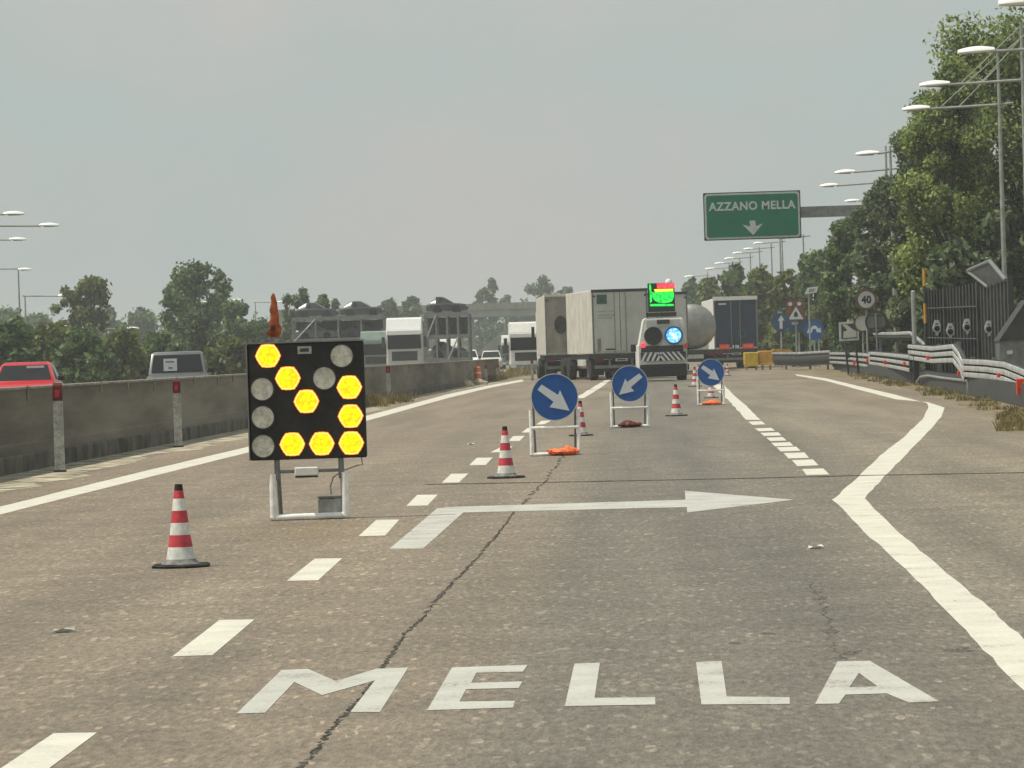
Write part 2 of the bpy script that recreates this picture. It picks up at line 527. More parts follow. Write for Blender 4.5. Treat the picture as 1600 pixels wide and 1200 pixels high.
# ------------------------------------------------------------ ground and road
g = MB(); g.add([(-900, -60, -.02), (900, -60, -.02), (900, 1450, -.02), (-900, 1450, -.02)], [(0, 1, 2, 3)])
tag(g.build('ground', 'field'), kind='structure')
# dry verge right of the road and soil by the slip road
def flat(name, pts, m, z, parent=None, **k):
    b = MB(); b.add([(p[0], p[1], z) for p in pts], [tuple(range(len(pts)))])
    return b.build(name, m, parent)
right_edge = [(1240, 579), (1300, 588), (1350, 594), (1420, 607), (1500, 630), (1560, 652), (1600, 668), (1680, 700), (1760, 740)]
re = [G(*p) for p in right_edge]
# asphalt: one sheet, both carriageways, ending in a ragged line at the right verge
edge = []
for a, b in zip(re[:-1], re[1:]):
    for k in range(8):
        p = a.lerp(b, k / 8); p.x += rnd.uniform(-.12, .12); edge.append((p.x, p.y))
edge.append((re[-1].x, re[-1].y))
edge.reverse()
poly = [(-21, -30), (14, -30), (14, 25)] + edge + [(26, 260), (48, 420), (50, 520), (-30, 520), (-21, 260)]
road = flat('road', poly, 'asphalt', 0.0)
tag(road, kind='structure')
verge = flat('roadside_soil', [(4, 30), (60, 30), (70, 300), (30, 420), (10, 300)], 'soil', -.008)
tag(verge, kind='structure')
def mark(name, pxs, m='paint', z=.0015, sub=1):
    pts = [G(*p) for p in pxs]
    b = MB(); b.add([(p.x, p.y, z) for p in pts], [tuple(range(len(pts)))])
    return b.build(name, m, road)
def stripmark(name, left, right, m='paint', z=.0015, jit=0.0, sub=6):
    L_, R_ = [], []
    for lst, out in ((left, L_), (right, R_)):
        w = [G(*p) for p in lst]
        for a, b in zip(w[:-1], w[1:]):
            for k in range(sub):
                q = a.lerp(b, k / sub)
                if jit: q.x += rnd.uniform(-jit, jit)
                out.append(q)
        out.append(w[-1])
    b = MB()
    n = len(L_)
    b.add([(p.x, p.y, z) for p in L_ + R_], [(i, i + 1, n + i + 1, n + i) for i in range(n - 1)])
    return b.build(name, m, road)
# edge line on the left
stripmark('edge_line', [(-60, 806), (0, 792), (100, 767), (240, 733), (388, 698), (575, 649), (700, 616), (765, 602), (815, 593)],
          [(-60, 820), (0, 804), (100, 779), (240, 744), (388, 707), (575, 657), (700, 622), (765, 606), (819, 595.5)], jit=.008)
# zigzag edge line on the right
stripmark('edge_line', [(1242, 584.5), (1290, 591), (1340, 603), (1400, 617), (1448, 630), (1451, 637), (1441, 655), (1412, 683), (1375, 712), (1330, 755), (1301, 781), (1350, 830), (1430, 905), (1500, 975), (1560, 1040), (1640, 1125)],
          [(1245, 587), (1290, 595), (1340, 608.5), (1400, 624), (1450, 628.5), (1476, 637), (1470, 652), (1444, 682), (1410, 716), (1375, 752), (1350, 779), (1405, 832), (1480, 895), (1545, 950), (1600, 998), (1690, 1080)], jit=.008)
# short closely spaced stripes of the slip road
stripes = [((1253, 733), (1286, 732), (1296, 741.5), (1260, 742.5)), ((1237, 719), (1270, 718), (1279, 727), (1246, 728.5)), ((1224, 708), (1257, 707), (1264, 715.5), (1232, 716.5)),
           ((1213, 699), (1244, 698), (1251, 704.5), (1220, 705.5)), ((1205, 692), (1234, 691), (1240, 696.5), (1211, 697.5)), ((1197, 684), (1223, 683), (1229, 688.5), (1204, 689.5)),
           ((1188, 676.5), (1216, 675.5), (1221, 680.5), (1194, 681.5)), ((1179, 669.5), (1205, 668.5), (1211, 673), (1186, 674)), ((1169, 659), (1190, 658), (1196, 663), (1176, 664))]
for s in stripes: mark('short_stripe', s)
stripmark('edge_line', [(1112, 601), (1128, 616), (1146, 634), (1166, 656)], [(1130, 600.5), (1145, 615), (1166, 634), (1189, 656)], jit=.02)
stripmark('edge_line', [(899, 622), (925, 606), (948, 592)], [(912, 622), (938, 606), (958, 592)], jit=.02)
dashes = [((158, 1145), (152, 1146), (80, 1200), (0, 1210)),]
def dash(tl, tr, br, bl): mark('lane_dash', (tl, tr, br, bl))
dash((84, 1146), (152, 1145), (70, 1206), (-8, 1207))
dash((343, 969), (398, 968), (332, 1024), (269, 1026))
dash((492, 873), (535, 872.5), (497, 907), (448, 908))
dash((588, 812.5), (624, 812), (602, 837), (560, 838))
dash((652, 773.5), (684, 773), (668, 790), (635, 790.5))
dash((705, 740.5), (732, 740), (717, 754), (690, 754.5))
dash((745, 715.5), (770, 715), (759, 726.5), (733, 727))
dash((784, 698), (801, 697.5), (792, 706), (766, 707))
dash((802, 681.5), (820, 681), (812, 689), (794, 689.5))
dash((824, 669), (842, 668.5), (834, 675.5), (815, 676))
dash((846, 657.5), (862, 657), (850, 663), (838, 663.5))
dash((868, 644), (884, 643.5), (874, 650), (859, 650.5))
dash((884, 632), (899, 631.5), (890, 638), (874, 638.5))
# bent arrow pointing right
mark('painted_arrow', [(608, 858), (661, 857.5), (724, 801), (1073, 792.5), (1074, 801), (1241, 781), (1070, 767), (1071, 781), (700, 792.5), (683, 794.5)], 'paint_grey')
# MELLA
def ltr(pxs): mark('painted_letter', pxs, 'paint_grey', .0018)
mC = lambda pts, ox, oy, s: [(ox + x / s, oy + y / s) for x, y in pts]
ltr(mC([(62, 306), (288, 88), (420, 82), (560, 143), (760, 82), (922, 75), (780, 298), (632, 298), (755, 140), (490, 214), (352, 148), (205, 302)], 350, 1020, 3.2))
ltr(mC([(1015, 290), (1140, 75), (1518, 62), (1495, 96), (1262, 102), (1236, 152), (1492, 145), (1474, 178), (1210, 184), (1178, 246), (1455, 242), (1446, 276), (1066, 288)], 350, 1020, 3.2))
ltr(mC([(165, 808), (195, 675), (275, 672), (258, 782), (448, 780), (448, 803)], 800, 700, 2))
ltr(mC([(592, 803), (575, 670), (655, 667), (671, 778), (868, 780), (868, 801)], 800, 700, 2))
ap = mC([(947, 801), (1018, 668), (1118, 666), (1335, 793), (1240, 797), (1170, 768), (1042, 772), (1022, 800)], 800, 700, 2)
hole = mC([(1084, 704), (1142, 746), (1055, 749)], 800, 700, 2)
def poly_faces(outer_pts, faces):
    b = MB(); w = [G(*p) for p in outer_pts]
    b.add([(p.x, p.y, .0018) for p in w], faces)
    return b.build('painted_letter', 'paint_grey', road)
poly_faces(ap + hole, [(0, 1, 8, 10, 6, 7), (1, 2, 9, 8), (2, 3, 4, 5, 9), (5, 6, 10, 9)])
# cracks and joints: dark ragged ribbons
def ribbon(name, pxs, w, m, z, jit, wj=.5, sub=14, sd_=3):
    rr = random.Random(sd_)
    pts = []
    ww = [G(*p) for p in pxs]
    for a, b in zip(ww[:-1], ww[1:]):
        for k in range(sub):
            q = a.lerp(b, k / sub); q += Vector((rr.uniform(-jit, jit), rr.uniform(-jit, jit) * .6, 0)); pts.append(q)
    pts.append(ww[-1])
    b = MB(); vs = []
    for i, p in enumerate(pts):
        d = (pts[min(i + 1, len(pts) - 1)] - pts[max(i - 1, 0)]).normalized()
        n = Vector((-d.y, d.x, 0)); h = w * rr.uniform(1 - wj, 1 + wj) / 2
        vs += [(p.x + n.x * h, p.y + n.y * h, z), (p.x - n.x * h, p.y - n.y * h, z)]
    b.add(vs, [(2 * i, 2 * i + 1, 2 * i + 3, 2 * i + 2) for i in range(len(pts) - 1) if not (wj > .55 and rr.random() < .16)])
    return b.build(name, m, road)
crk = [(470, 1200), (505, 1158), (520, 1135), (548, 1108), (575, 1078), (592, 1050), (610, 1025), (632, 990), (655, 972), (680, 940), (712, 906), (738, 880), (762, 852), (790, 820), (803, 800)]
ribbon('road_crack', crk, .020, 'crackfill', .0007, .010, .6)
ribbon('road_crack', crk, .009, 'crack', .0011, .011, .95, sd_=5)
ribbon('road_crack', [(803, 800), (825, 778), (850, 752), (873, 722), (885, 705)], .028, 'crackfill', .0007, .03, .7)
ribbon('expansion_joint', [(668, 757), (900, 753), (1150, 748), (1350, 743), (1640, 738)], .16, 'crackfill', .0024, .02, .35)
ribbon('expansion_joint', [(668, 757), (900, 753), (1150, 748), (1350, 743), (1640, 738)], .06, 'crack', .003, .02, .5)
ribbon('expansion_joint', [(870, 597), (1000, 597), (1140, 595), (1260, 591)], .7, 'crackfill', .0024, .1, .4)
ribbon('expansion_joint', [(905, 609), (1000, 608)], .25, 'crackfill', .0024, .1, .4)
for i, (px, py, s) in enumerate([(1283, 935, .10), (1296, 985, .13), (1328, 1020, .14), (1310, 1028, .09), (1200, 990, .07), (1500, 1015, .13), (1150, 1005, .06), (700, 1075, .08), (1275, 925, .07)]):
    c = G(px, py)
    n = 9
    pts = []
    for k in range(n):
        a = k * 2 * math.pi / n; q = s * .55 * rnd.uniform(.3, 1.15)
        pts.append((c.x + q * math.cos(a), c.y + q * 2.2 * math.sin(a)))
    flat('worn_patch', pts, M['worn'], .0008, road)
ribbon('hairline_crack', [(1262, 905), (1280, 930), (1290, 952), (1300, 985), (1296, 1008), (1322, 1030)], .006, 'crackfill', .0006, .02, .95, sd_=8)
# gravel strip along the median wall
gl = [(-120, 800), (0, 766), (60, 750), (200, 716), (300, 700), (388, 681), (560, 645), (640, 622), (700, 610), (770, 599), (820, 589)]
gl2 = [(-120, 770), (0, 742), (60, 729), (200, 700), (300, 682), (388, 664), (560, 630), (640, 610), (700, 602), (770, 592), (820, 585)]
a_ = [G(*p) for p in gl]; b_ = [G(*p) for p in gl2]
L1, L2 = [], []
ys = list(np.arange(36, 175, 1.1))
for y in ys:
    xo = float(np.interp(y, [p.y for p in a_], [p.x for p in a_])); xi = float(np.interp(y, [p.y for p in b_], [p.x for p in b_]))
    L1.append((max(xo, xi + .1) + .25 + rnd.uniform(-.25, .25), y, .002)); L2.append((xi - .12, y, .002))
bb = MB(); n = len(L1)
bb.add(L1 + L2, [(i, i + 1, n + i + 1, n + i) for i in range(n - 1)])
tag(bb.build('median_gravel', 'gravel'), kind='structure')

# ------------------------------------------------------------ foliage
def leaf_mesh(name, pts, nrm, size, m, parent, seed, aspect=1.6):
    rg = np.random.default_rng(seed)
    n = len(pts)
    r_ = rg.normal(size=(n, 3)); r_ /= np.linalg.norm(r_, axis=1)[:, None]
    nn = nrm * .8 + r_ * .9; nn /= np.linalg.norm(nn, axis=1)[:, None]
    t = np.cross(nn, rg.normal(size=(n, 3))); t /= np.linalg.norm(t, axis=1)[:, None]
    bt = np.cross(nn, t)
    s = size * rg.uniform(.55, 1.25, n)[:, None]
    t = t * s * aspect * .5; bt = bt * s * .5
    v = np.stack([pts - t, pts - bt * .9 + t * .1, pts + t, pts + bt * .9 + t * .1], 1).reshape(-1, 3)
    me = bpy.data.meshes.new(name)
    me.vertices.add(4 * n); me.vertices.foreach_set('co', v.ravel())
    me.loops.add(4 * n); me.loops.foreach_set('vertex_index', np.arange(4 * n, dtype=np.int32))
    me.polygons.add(n)
    me.polygons.foreach_set('loop_start', np.arange(0, 4 * n, 4, dtype=np.int32))
    me.materials.append(M[m])
    me.update(calc_edges=True); me.validate()
    o = bpy.data.objects.new(name, me); COL.objects.link(o)
    if parent: o.parent = parent
    return o
def blob_points(blobs, n, seed):
    rg = np.random.default_rng(seed)
    b = np.array(blobs, float)              # x y z rx ry rz
    area = (b[:, 3] * b[:, 5]); pr = area / area.sum()
    idx = rg.choice(len(b), n, p=pr)
    d = rg.normal(size=(n, 3)); d /= np.linalg.norm(d, axis=1)[:, None]
    rad = 1 + rg.normal(-.14, .33, n); rad = np.clip(rad, .1, 1.45)
    spike = rg.random(n) < .04
    rad[spike] *= rg.uniform(1.0, 1.25, spike.sum())
    p = b[idx, :3] + d * b[idx, 3:6] * rad[:, None]
    return p, d
def tree(name, label, cx, top, D, hw, m='leaf_mid', n=5000, leaf=.3, low=.2, seed=1, nb=30, cat='tree', group=None, shape='round', kind=None):
    base = at(cx, top, D); H = base.z
    w = hw * D / F
    root = thing(name, label, cat, (base.x, D, 0), 0, group)
    rr = random.Random(seed)
    z0 = H * low
    blobs = []
    nb = int(nb * 1.6)
    for k in range(nb):
        f = (k + rr.random()) / nb
        z = z0 + (H - z0) * f * .94
        if shape == 'round': env = math.sin(math.pi * min(1, max(.10, .12 + f * .80))) ** .6
        elif shape == 'broad': env = math.sin(math.pi * min(.80, .15 + f * .75)) ** .5
        elif shape == 'cone': env = max(.12, 1 - f * .9)
        elif shape == 'poplar': env = math.sin(math.pi * (.15 + f * .75)) ** .5 * .8
        else: env = 1.0 if f < .8 else .75
        br = (w * rr.uniform(.15, .36)) * (1.0 if shape != 'cone' else env + .2)
        br = min(br, (H - z0) * .3)
        q = max(0, w * env - br * .8)
        a = rr.uniform(0, 2 * math.pi); q *= rr.uniform(.35, 1.08)
        zt = min(z, H - br * .75)
        blobs.append((q * math.cos(a), q * math.sin(a) * .8, zt, br, br, br * rr.uniform(.7, 1.0)))
    if shape == 'broad':
        for b_ in range(0, len(blobs), 2):
            q_ = blobs[b_]; blobs[b_] = (q_[0] * 1.22, q_[1], min(q_[2] * 1.03, H - q_[5] * .6), q_[3] * .62, q_[4] * .62, q_[5] * .55)
    blobs.append((w * .15, 0, H - w * .2, w * .2, w * .2, w * .22))
    p, d = blob_points(blobs, n, seed)
    p[:, 2] = np.maximum(p[:, 2], .05)
    leaf_mesh('crown', p, d, leaf, m, root, seed)
    t = MB()
    tr = max(.06, H * .018)
    path = [(0, 0, -.02), (rr.uniform(-.1, .1), 0, H * .3), (rr.uniform(-.2, .2), .1, H * .6), (0, 0, H * .9)]
    t.tube(path, [tr * 1.3, tr, tr * .6, tr * .15])
    for b in blobs[::3]:
        z = min(max(H * .12, b[2] * .6), H * .8)
        t.tube([(0, 0, z), (b[0] * .5, b[1] * .5, (z + b[2]) / 2 + .1), (b[0] * .9, b[1] * .9, b[2])], [tr * .45, tr * .3, tr * .1], 6)
    t.build('trunk', 'bark', root)
    return root

T = 'tree'
# right-hand belt, nearest first
tree('broadleaf_tree', 'tallest leafy green tree, behind the black metal screen at the right edge', 1585, 34, 148, 150, 'leaf_near', 76000, .13, .10, 11, 60, shape='col')
tree('broadleaf_tree', 'bright green tree with hanging foliage left of the tall lamp pole', 1478, 92, 141, 82, 'leaf_near', 46000, .115, .12, 12, 34, shape='col')
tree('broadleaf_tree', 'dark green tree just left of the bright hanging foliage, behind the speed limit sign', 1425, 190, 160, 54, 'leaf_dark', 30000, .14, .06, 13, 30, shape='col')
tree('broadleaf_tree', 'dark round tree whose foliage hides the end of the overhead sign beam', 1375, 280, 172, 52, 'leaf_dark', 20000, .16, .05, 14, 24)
tree('broadleaf_tree', 'green tree directly under the grey beam of the overhead sign', 1322, 340, 190, 50, 'leaf_mid', 18000, .18, .05, 15, 24)
tree('broadleaf_tree', 'mid green tree behind the works warning board, right of the blue trailer', 1275, 395, 246, 48, 'leaf_mid', 9000, .3, .03, 16, 22)
tree('broadleaf_tree', 'low olive green tree behind the round blue upward arrow sign', 1225, 424, 266, 40, 'leaf_olive', 5000, .32, .03, 17, 20)
tree('broadleaf_tree', 'olive tree rising above the right corner of the navy trailer', 1183, 420, 285, 40, 'leaf_olive', 4500, .36, .03, 18, 18)
tree('broadleaf_tree', 'rounded green tree above the middle of the navy trailer roof', 1146, 416, 315, 34, 'leaf_mid', 4200, .4, .03, 19, 16)
tree('broadleaf_tree', 'small hazy tree between the tank truck and the navy trailer', 1108, 436, 360, 32, 'leaf_olive', 3500, .45, .03, 20, 16)
tree('broadleaf_tree', 'faint far tree just right of the lit green display', 1076, 438, 430, 32, 'leaf_mid', 3000, .5, .03, 21, 14)
tree('shrub', 'dense dark shrub between the square chevron sign and the triangle works board', 1300, 440, 236, 40, 'leaf_olive', 5000, .26, .0, 22, 18, 'shrub', shape='col')
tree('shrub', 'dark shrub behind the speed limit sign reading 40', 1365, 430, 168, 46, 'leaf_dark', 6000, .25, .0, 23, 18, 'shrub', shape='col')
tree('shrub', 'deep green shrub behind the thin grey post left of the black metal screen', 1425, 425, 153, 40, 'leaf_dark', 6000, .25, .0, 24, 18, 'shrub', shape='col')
tree('shrub', 'low bright green bush directly behind the yellow crash cushion rail', 1255, 515, 224, 34, 'leaf_mid', 3000, .22, .0, 25, 12, 'shrub')
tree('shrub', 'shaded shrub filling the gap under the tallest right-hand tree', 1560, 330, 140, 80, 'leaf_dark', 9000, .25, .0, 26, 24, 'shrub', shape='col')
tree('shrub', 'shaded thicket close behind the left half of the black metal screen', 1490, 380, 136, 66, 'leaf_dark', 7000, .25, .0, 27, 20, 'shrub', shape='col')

tree('broadleaf_tree', 'tree continuing the belt beyond the right edge of the picture', 1760, 60, 140, 120, 'leaf_near', 16000, .22, .05, 28, 40, shape='col')
tree('broadleaf_tree', 'second tree continuing the belt beyond the right edge of the picture', 1990, 90, 125, 120, 'leaf_dark', 14000, .22, .05, 29, 40, shape='col')
# left-hand trees across the opposite carriageway
tree('broadleaf_tree', 'ragged open-crowned tree left of the grey off-roader', 132, 433, 290, 50, 'leaf_olive', 7000, .26, .10, 31, 34, shape='broad')
tree('broadleaf_tree', 'tall full tree directly above the grey off-roader', 295, 411, 300, 52, 'leaf_mid', 11000, .26, .06, 32, 40, shape='broad')
tree('broadleaf_tree', 'slightly lower tree crown touching the tall full tree on its right', 338, 424, 312, 32, 'leaf_mid', 4500, .30, .06, 33, 20)
left_bushes = [
    (20, 500, 190, 45, 'leaf_mid', 'dark bush behind the roof of the red car', 'round'),
    (75, 508, 215, 45, 'leaf_olive', 'olive green bush right behind the left lamp pole', 'round'),
    (130, 520, 205, 55, 'leaf_mid', 'broad green bush between the red car and the grey off-roader', 'round'),
    (195, 515, 210, 50, 'leaf_olive', 'yellowish bush left of the grey off-roader', 'round'),
    (250, 520, 225, 42, 'leaf_mid', 'dark bush behind the mirror of the grey off-roader', 'round'),
    (310, 485, 260, 50, 'leaf_dark', 'tall dark shrub behind the roof of the grey off-roader', 'col'),
    (355, 530, 215, 45, 'leaf_olive', 'light green bush between off-roader and lit arrow board', 'round'),
    (372, 474, 290, 40, 'leaf_mid', 'green tree just left of the lit arrow board', 'col'),
    (405, 500, 300, 35, 'leaf_dark', 'dark bush behind the orange cloth on the arrow board', 'col'),
    (445, 462, 330, 30, 'leaf_dark', 'dark conifer right of the orange cloth', 'cone'),
    (470, 452, 350, 24, 'leaf_dark', 'highest dark crown above the arrow board', 'round'),
    (500, 462, 350, 26, 'leaf_mid', 'dark crown above the plate of the arrow board', 'round'),
    (520, 470, 380, 24, 'leaf_mid', 'small pointed crown left of the rear car transporter', 'cone')]
for i, (cx, tp, D, hw, m, lb, shp) in enumerate(left_bushes):
    tree('shrub' if tp > 495 else 'roadside_tree', lb, cx, tp, D, hw, m, 5200, .26, .02, 50 + i, 16, 'shrub' if tp > 495 else 'tree', shape=shp)
far = [(8, 488, 520, 60, 'hazy tree at the far left edge of the picture'), (60, 492, 540, 45, 'hazy low tree left of the ragged tree'), (215, 486, 540, 50, 'hazy low tree between the ragged tree and the tall full tree'),
       (165, 480, 560, 30, 'hazy tree close right of the ragged tree'), (608, 470, 560, 26, 'hazy tree above the white truck cab'), (640, 466, 580, 30, 'hazy tree between the two car transporters'),
       (560, 478, 600, 40, 'hazy tree behind the rear car transporter'), (765, 436, 720, 22, 'far grey-green poplar-like tree left of the queue of trailers'), (748, 455, 740, 18, 'lower lobe tree beside the far poplar-like tree'),
       (845, 432, 720, 32, 'round far tree behind the leftmost trailer'), (885, 450, 740, 26, 'far tree hidden mostly by the leftmost trailer'), (790, 462, 760, 16, 'tiny far tree right of the poplar-like tree')]
for i, (cx, tp, D, hw, lb) in enumerate(far):
    tree('far_tree', lb, cx, tp, D, hw, 'leaf_mid', 3000, .6, .04, 80 + i, 16, 'tree', shape='poplar' if cx == 765 else 'round')
# far woodland, one mass
rg = np.random.default_rng(5)
bl = []
for x in range(-260, 330, 5):
    hh = 8.6 + 1.3 * math.sin(x * .11) + rg.uniform(-1.0, 1.4)
    bl.append((x, 820 + rg.uniform(-20, 20), hh * .5, 7, 6, hh * .6))
p, d = blob_points(bl, 46000, 9)
p[:, 2] = np.maximum(p[:, 2], 0)
wl = leaf_mesh('far_woodland', p, d, 1.0, 'leaf_mid', None, 4)
tag(wl, 'low hazy belt of trees along the horizon', 'woodland', kind='stuff')
# hedge that hides the field beyond the opposite carriageway
bl = []
for k in range(90):
    y = 175 + k * 4.2
    bl.append((-26 - (y - 175) * .045 + rg.uniform(-1, 1), y, .9, 2.0, 3, 1.7))
p, d = blob_points(bl, 16000, 10); p[:, 2] = np.maximum(p[:, 2], 0)
tag(leaf_mesh('hedge_undergrowth', p, d, .33, 'leaf_olive', None, 6), 'low tangled undergrowth along the far side of the opposite carriageway', 'undergrowth', kind='stuff')

# tufts of dry grass
def tufts(name, label, spots, m, seed, h=.35, n=90, kind='stuff'):
    rg = np.random.default_rng(seed)
    V, Fc = [], []
    for (x, y, s) in spots:
        for k in range(n):
            a = rg.uniform(0, 2 * math.pi); q = s * math.sqrt(rg.uniform(0, 1)) * .6
            bx, by = x + q * math.cos(a), y + q * math.sin(a)
            l = h * s * rg.uniform(.4, 1.2); dx, dy = rg.normal(0, .35, 2) * l
            w = .007 + .005 * s
            o = len(V)
            ca, sa = math.cos(a) * w, math.sin(a) * w
            V += [(bx - ca, by - sa, 0), (bx + ca, by + sa, 0), (bx + dx * .5 + ca * .7, by + dy * .5, l * .7), (bx + dx, by + dy, l)]
            Fc.append((o, o + 1, o + 2, o + 3))
    b = MB(); b.add(V, Fc)
    return tag(b.build(name, m), label, 'grass', kind=kind)
sp = []
for k in range(34):
    t = rnd.choice((rnd.uniform(0, .22), rnd.uniform(.74, 1.0))); px = 590 + t * 245; py = 636 - t * 53
    g_ = G(px, py); sp.append((g_.x - rnd.uniform(0, .5), g_.y + rnd.uniform(-2, 2), rnd.uniform(.3, .8) * (1 + t * .5)))
tufts('dry_grass', 'dry weeds along the foot of the median wall beside the far edge line', sp, 'dry', 3, .5, 60)
sp = []
for k in range(55):
    t = rnd.random(); px = 1310 + t * 330
    py = np.interp(px, [1300, 1400, 1500, 1600, 1640], [582, 601, 624, 660, 680]) - rnd.uniform(-9, 9) * (.35 + t)
    g_ = G(px, py); sp.append((g_.x + .2, g_.y, rnd.uniform(.2, .6)))
tufts('verge_grass', 'half dry grass growing along the right verge below the safety barriers', sp, 'dry_green', 4, .26, 60)
tufts('verge_weed', 'green and straw weed clump at the right edge of the picture below the barrier', [(G(1594, 666).x, G(1594, 666).y, .5), (G(1612, 672).x, G(1612, 672).y, .8), (G(1585, 655).x, G(1585, 655).y, .5)], 'dry', 8, .26, 200)

# ------------------------------------------------------------ median wall
wall_px = [(-160, 781), (0, 745), (200, 704), (385, 667), (600, 628)]
wp = [G(*p) for p in wall_px]
d0 = (wp[-1] - wp[1]).normalized()
A = wp[1] - d0 * 25; B = wp[1] + d0 * 150
path = [A.lerp(B, k / 60) for k in range(61)]
wallT = thing('median_wall', 'long stained grey concrete median wall along the left edge of the road', 'wall', (0, 0, 0))
prof = [(-.02, 0), (-.025, .34), (-.04, .36), (-.06, 1.02), (-.30, 1.02), (-.34, .42), (-.40, .30), (-.42, 0)]
foot = MB(); foot.sweep(path, [(0.0, 0), (0.0, .20), (-.018, .22), (-.018, 0)], side=-1); foot.build('footing', 'footing', wallT)  # darker band along the foot of the wall
w = MB(); w.sweep(path, prof, side=-1)
w.build('wall', 'concrete', wallT)
nrm = Vector((d0.y, -d0.x, 0))
cap = MB(); cap.sweep([p - nrm * .05 for p in path], [(0.01, 1.02), (0.01, 1.05), (-.26, 1.05), (-.26, 1.02)], side=-1)
cap.build('top_strip', 'concrete_pale', wallT)
for k in range(58):
    c = A + d0 * (k * 3.0 + .5 + rnd.uniform(-.5, .5)) - nrm * .045
    if k > 55: break
    b = MB(); h = rnd.uniform(.12, .2)
    ww_ = .035
    b.add([c + d0 * o + nrm * q + Vector((0, 0, z)) for q in (-.01, .008) for o, z in ((-ww_, 1.05 - h), (ww_, 1.05 - h), (ww_, 1.06), (-ww_, 1.06))],
          [(0, 1, 2, 3), (7, 6, 5, 4), (0, 4, 5, 1), (1, 5, 6, 2), (2, 6, 7, 3), (3, 7, 4, 0)])
    b.build('bracket', 'concrete_pale', wallT)

# ------------------------------------------------------------ marker posts
def marker_post(px, py, label, hgt=1.07, tilt=0.0):
    g_ = G(px, py)
    r_ = thing('marker_post', label, 'marker post', (g_.x, g_.y, 0), 0, 'marker posts along the median')
    b = MB()
    def ring(z, w, dd): return [(-w, -dd, z), (w, -dd, z), (w * 1.05, dd * .3, z), (w * .4, dd, z), (-w * .4, dd, z), (-w * 1.05, dd * .3, z)]
    b.loft([ring(0, .06, .05), ring(hgt * .8, .055, .045)])
    b.build('post', 'post_white', r_)
    b = MB(); b.loft([ring(hgt * .8, .058, .048), ring(hgt * .97, .056, .046), ring(hgt, .05, .03)])
    b.build('dark_band', 'red_dark', r_)
    b = MB(); b.slab(-.028, .028, hgt * .84, hgt * .92, -.056, .008)
    b.build('reflector', 'red', r_)
    b = MB(); b.loft([ring(-.0, .075, .062), ring(.03, .07, .06)]); b.build('foot', 'dark', r_)
    return r_
marker_post(94, 738, 'nearest white marker post with dark red band, below the red car', 1.09)
marker_post(279, 699, 'marker post with red reflector in front of the wall below the grey off-roader', 1.04)
marker_post(608, 629, 'pale marker post just right of the lit arrow board', 1.05)
marker_post(686, 605, 'marker post left of the two orange drums', .85)
marker_post(760, 598, 'marker post right of the two orange drums', .8)
marker_post(778, 595, 'second marker post right of the two orange drums', .8)
marker_post(832, 594, 'weathered post at the end of the median beside the leftmost trailer', 1.0)
# orange drums
def drum(px, py, label):
    g_ = G(px, py)
    r_ = thing('warning_drum', label, 'drum', (g_.x, g_.y, 0), 0, 'orange drums by the median')
    b = MB(); b.lathe([(.2, 0), (.2, .18), (.16, .2)], 18); b.build('base', 'rubber', r_)
    b = MB()
    b.lathe([(.15, .2), (.15, .45)], 18)
    b.mat(1).lathe([(.146, .45), (.146, .54)], 18)
    b.mat(0).lathe([(.14, .54), (.14, .72), (.09, .76)], 18)
    b.build('body', ['orange', 'cone_white'], r_)
drum(727, 601, 'left one of two orange and white drums before the median wall')
drum(747, 600, 'right one of two orange and white drums before the median wall')
for px, py, lb in ((727, 603, 'pale rock at the foot of the left orange drum'), (746, 601, 'pale rock at the foot of the right orange drum')):
    g_ = G(px, py)
    b = MB()
    rings = []
    for z, q in ((0, .42), (.12, .40), (.22, .26), (.27, .08)):
        rings.append([(q * math.cos(a) * rnd.uniform(.8, 1.15), q * .8 * math.sin(a) * rnd.uniform(.8, 1.1), z) for a in [k * math.pi / 5 for k in range(10)]])
    b.loft(rings); o = b.build('rock', 'gravel', None); o.location = (g_.x, g_.y - 1.0, 0)
    tag(o, lb, 'rock', 'pale rocks by the drums')

# ------------------------------------------------------------ cones
def make_cone(label):
    r_ = thing('traffic_cone', label, 'traffic cone', (0, 0, 0), 0, 'red and white traffic cones on the road')
    b = MB()
    n = 8
    def oc(s, z): return [(s * x, s * y, z) for x, y in ((-1, -.45), (-.45, -1), (.45, -1), (1, -.45), (1, .45), (.45, 1), (-.45, 1), (-1, .45))]
    b.loft([oc(.175, 0), oc(.178, .012), oc(.165, .022)])
    b.build('base_plate', 'rubber', r_)
    b = MB(); b.lathe([(.125, .022), (.105, .034), (.092, .052)], 32); b.build('foot', 'cone_grey', r_, True)
    b = MB()
    segs = [(.0905, .052, .0775, .127, 0), (.0775, .127, .065, .203, 1), (.065, .203, .056, .279, 0), (.056, .279, .047, .355, 1), (.047, .355, .036, .430, 0), (.036, .430, .0285, .480, 1)]
    for r0, z0, r1, z1, k in segs:
        b.mat(k)
        seg = 32
        rings = [[(q * math.cos(a * 2 * math.pi / seg), q * math.sin(a * 2 * math.pi / seg), z) for a in range(seg)] for q, z in ((r0, z0), (r1, z1))]
        b.loft(rings, caps=False)
    b.build('cone_body', ['cone_white', 'cone_red'], r_, True)
    b = MB(); b.lathe([(.0285, .48), (.024, .515), (.024, .52), (.014, .52), (.014, .505)], 24); b.build('tip', 'rubber', r_, True)
    return r_
c0 = make_cone('nearest red and white traffic cone, left of the lit arrow board')
c0.location = loc_on(283, 886)
